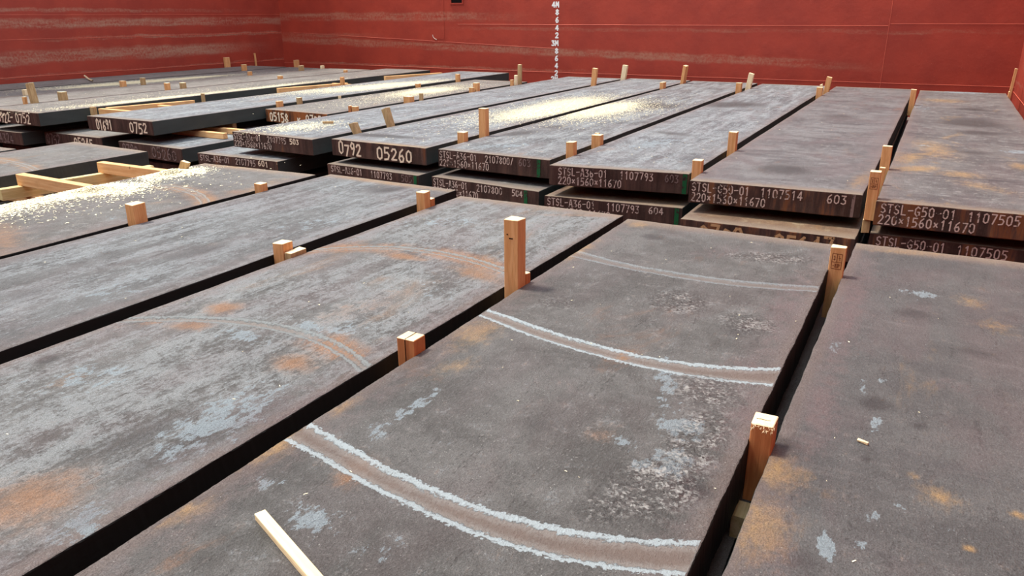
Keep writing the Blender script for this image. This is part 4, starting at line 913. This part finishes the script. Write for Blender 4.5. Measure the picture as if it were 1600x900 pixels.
# ------------------------------------------------------------------ sawdust and shavings
DUST = NT('pale_shavings'); _n = DUST.noise(DUST.coords(rand=False), 45, 2)
DUST = DUST.done(DUST.mix(_n, (.82, .72, .47), (.92, .86, .66)), .8, None, .2)
def flakes(name, label, clusters, group='sawdust patches', size=.02, mat=None, cat='sawdust', limit=None, thick=1.0, seed=1):
    """clusters: (cx, cy, sx, sy, angle, z, count, pile height, xmin, xmax)"""
    r = random.Random(seed); V, Fc = [], []
    for (cx, cy, sx, sy, an, z, cnt, ph, xa, xb) in clusters:
        ca, sa = math.cos(an), math.sin(an)
        for _ in range(cnt):
            u, v = r.gauss(0, 1), r.gauss(0, 1); q = (u * u + v * v)
            x = cx + u * sx * ca + v * sy * sa; y = cy - u * sx * sa + v * sy * ca
            if x < xa or x > xb: continue
            zz = z + .001 + ph * math.exp(-q) * r.random()
            l = size * r.uniform(.4, 1.3); wd = l * r.uniform(.18, .5); a = r.uniform(0, 6.28); t = r.uniform(-.25, .25) if ph > .004 else r.uniform(-.06, .06)
            dx, dy = math.cos(a) * l / 2, math.sin(a) * l / 2; ex, ey = -math.sin(a) * wd / 2, math.cos(a) * wd / 2; h = abs(t) * l * .5; b = wd * .35
            k = len(V)
            V += [(x - dx - ex, y - dy - ey, zz), (x - dx + ex, y - dy + ey, zz), (x + ex, y + ey, zz + b), (x - ex, y - ey, zz + b * .6), (x + dx - ex, y + dy - ey, zz + h), (x + dx + ex, y + dy + ey, zz + h)]
            Fc += [(k, k + 3, k + 2, k + 1), (k + 3, k + 4, k + 5, k + 2)]
    o = link(name, V, Fc, [mat or DUST]); tag(o, label, cat, group, 'stuff'); return o
def CR(x, y0, y1, z, w, n, seed):
    """n single crumbs spread over one slab top"""
    q = random.Random(seed); return [(x + q.uniform(.05, w), q.uniform(y0, y1), .001, .001, 0, z, 1, 0, -99, 99) for _ in range(n)]
flakes('wood_shavings', 'bright heap of pale shavings where the crossbeams meet the near slab', [
    (-6.93, 4.50, .11, .16, .25, .012, 9000, .045, -7.11, -5.8), (-6.78, 4.62, .16, .14, 0, .012, 1800, .012, -7.11, -5.8), (-6.97, 5.42, .09, .15, .15, .012, 5500, .045, -7.12, -5.8), (-6.86, 5.52, .12, .12, 0, .012, 1000, .01, -7.12, -5.8),
    (-6.98, 3.75, .10, .40, .12, .012, 3600, .006, -7.10, -5.8), (-6.85, 3.3, .14, .35, .12, .012, 1500, .004, -7.10, -5.8), (-6.6, 4.3, .30, .75, 0, .012, 650, .002, -7.12, -5.7), (-6.72, 4.9, .06, .25, -.5, .012, 500, .004, -7.1, -5.8)], size=.024, cat='shavings', seed=2)
flakes('wood_shavings', 'thin dusting of shavings on the yellowish lengthwise beam', [(-8.225, 5.2, .012, .2, .16, -.101, 700, .006, -8.4, -7.9)], size=.015, cat='shavings', seed=3)
flakes('sawdust', 'large cream sawdust patch behind the tall upright post', [
    (-5.85, 12.5, .22, 1.0, .05, .006, 9000, .006, -7.0, -5.49), (-6.25, 11.6, .4, .8, .1, .006, 2600, .003, -7.0, -5.49), (-5.95, 13.9, .4, .9, .05, .006, 4200, .004, -7.0, -5.49),
    (-5.15, 12.9, .20, .8, .05, -.003, 7500, .006, -5.37, -3.85), (-4.95, 12.3, .35, .8, 0, -.003, 2600, .003, -5.37, -3.85), (-4.8, 13.6, .4, .8, 0, -.003, 2200, .003, -5.37, -3.85)] + CR(-7.05, 8.3, 19, .0055, 1.4, 170, 32) + CR(-5.3, 8.3, 19, -.0035, 1.4, 90, 33), size=.022, seed=4)
flakes('sawdust', 'cream sawdust patch on the rusty 05158 slab and its neighbour', [
    (-9.9, 14.6, .35, .9, .0, -.007, 6500, .006, -10.52, -9.08), (-9.75, 12.6, .4, .9, 0, -.007, 1200, .003, -10.52, -9.08), (-11.35, 14.2, .35, 1.0, .15, .037, 7500, .006, -12.15, -10.67), (-10.95, 15.6, .22, .8, .05, .037, 3200, .004, -12.15, -10.67), (-11.8, 13.0, .22, .7, .2, .037, 2200, .004, -12.15, -10.67)] + CR(-12.1, 8.3, 19, .0365, 1.35, 110, 34) + CR(-10.5, 10.6, 17.4, -.0075, 1.4, 110, 35), size=.022, seed=5)
flakes('sawdust', 'sawdust along the right edge of the 3922 slab', [
    (-13.4, 9.9, .15, 1.0, .05, .05, 3000, .004, -14.7, -13.17), (-13.35, 13.4, .15, 1.3, 0, .05, 2600, .004, -14.7, -13.17), (-13.9, 11.0, .35, 1.6, 0, .05, 900, .002, -14.7, -13.17)] + CR(-14.65, 8, 19, .0495, 1.4, 110, 36), size=.022, seed=6)
flakes('sawdust', 'long narrow bright sawdust streak near the left wall', [
    (-17.55, 12.8, .28, 1.3, .1, .019, 8500, .008, -18.22, -16.75), (-17.4, 14.6, .2, 1.0, .1, .019, 2500, .005, -18.22, -16.75)] + CR(-18.2, 8, 19, .0185, 1.4, 130, 37) + CR(-16.5, 8, 19, .0235, 1.35, 100, 38), size=.024, seed=7)
flakes('sawdust', 'sparse sawdust on the front of the 2107795 503 slab', [
    (-8.35, 8.75, .22, .35, .3, -.004, 1100, .002, -8.86, -7.4), (-8.3, 9.25, .2, .3, 0, -.004, 350, .002, -8.86, -7.4)] + CR(-8.8, 8.2, 19, -.0045, 1.35, 150, 39), size=.026, seed=8)
flakes('wood_crumb', 'single wood crumbs scattered on the slab left of the near open gap', CR(-10.2, 2, 6.2, -.0395, 1.45, 130, 41), size=.012, cat='wood crumbs', seed=12, group=None)
flakes('wood_crumb', 'sparse single wood crumbs on the four nearest slabs', CR(-5.4, 1, 6.0, .0135, 1.45, 34, 42) + CR(-3.7, .5, 5.8, .0135, 1.45, 26, 43) + CR(-1.95, .5, 5.6, .0495, 1.5, 40, 44) + CR(-.3, 1, 5.8, .0005, 1.5, 12, 45), size=.012, cat='wood crumbs', seed=13, group=None)
flakes('wood_crumb', 'few single wood crumbs on the 1107793 and 1107514 slab tops', CR(-3.6, 8, 19, .0085, 1.4, 34, 46) + CR(-1.98, 7.8, 19, .0285, 1.4, 16, 47), size=.024, cat='wood crumbs', seed=14, group=None)

# ------------------------------------------------------------------ draught marks on the back bulkhead
mk = [('2M', -.17), ('2', .0), ('4', .2), ('6', .4), ('8', .6), ('3M', .81), ('2', 1.02), ('4', 1.22), ('6', 1.43), ('8', 1.63), ('4M', 1.83)]
for txt, z in mk:
    V2, Fc = [], []; u1 = -9.58; wd = .115
    strokes(txt, u1 - wd * len(txt), u1, z - .065, .13, .036, V2, Fc, fill=.78)
    link('draught_mark', [(u, YB - .004 - .0006 * ((q // 4) % 9), v) for q, (u, v) in enumerate(V2)], [f[::-1] for f in Fc], [MARK_WHITE], wb)
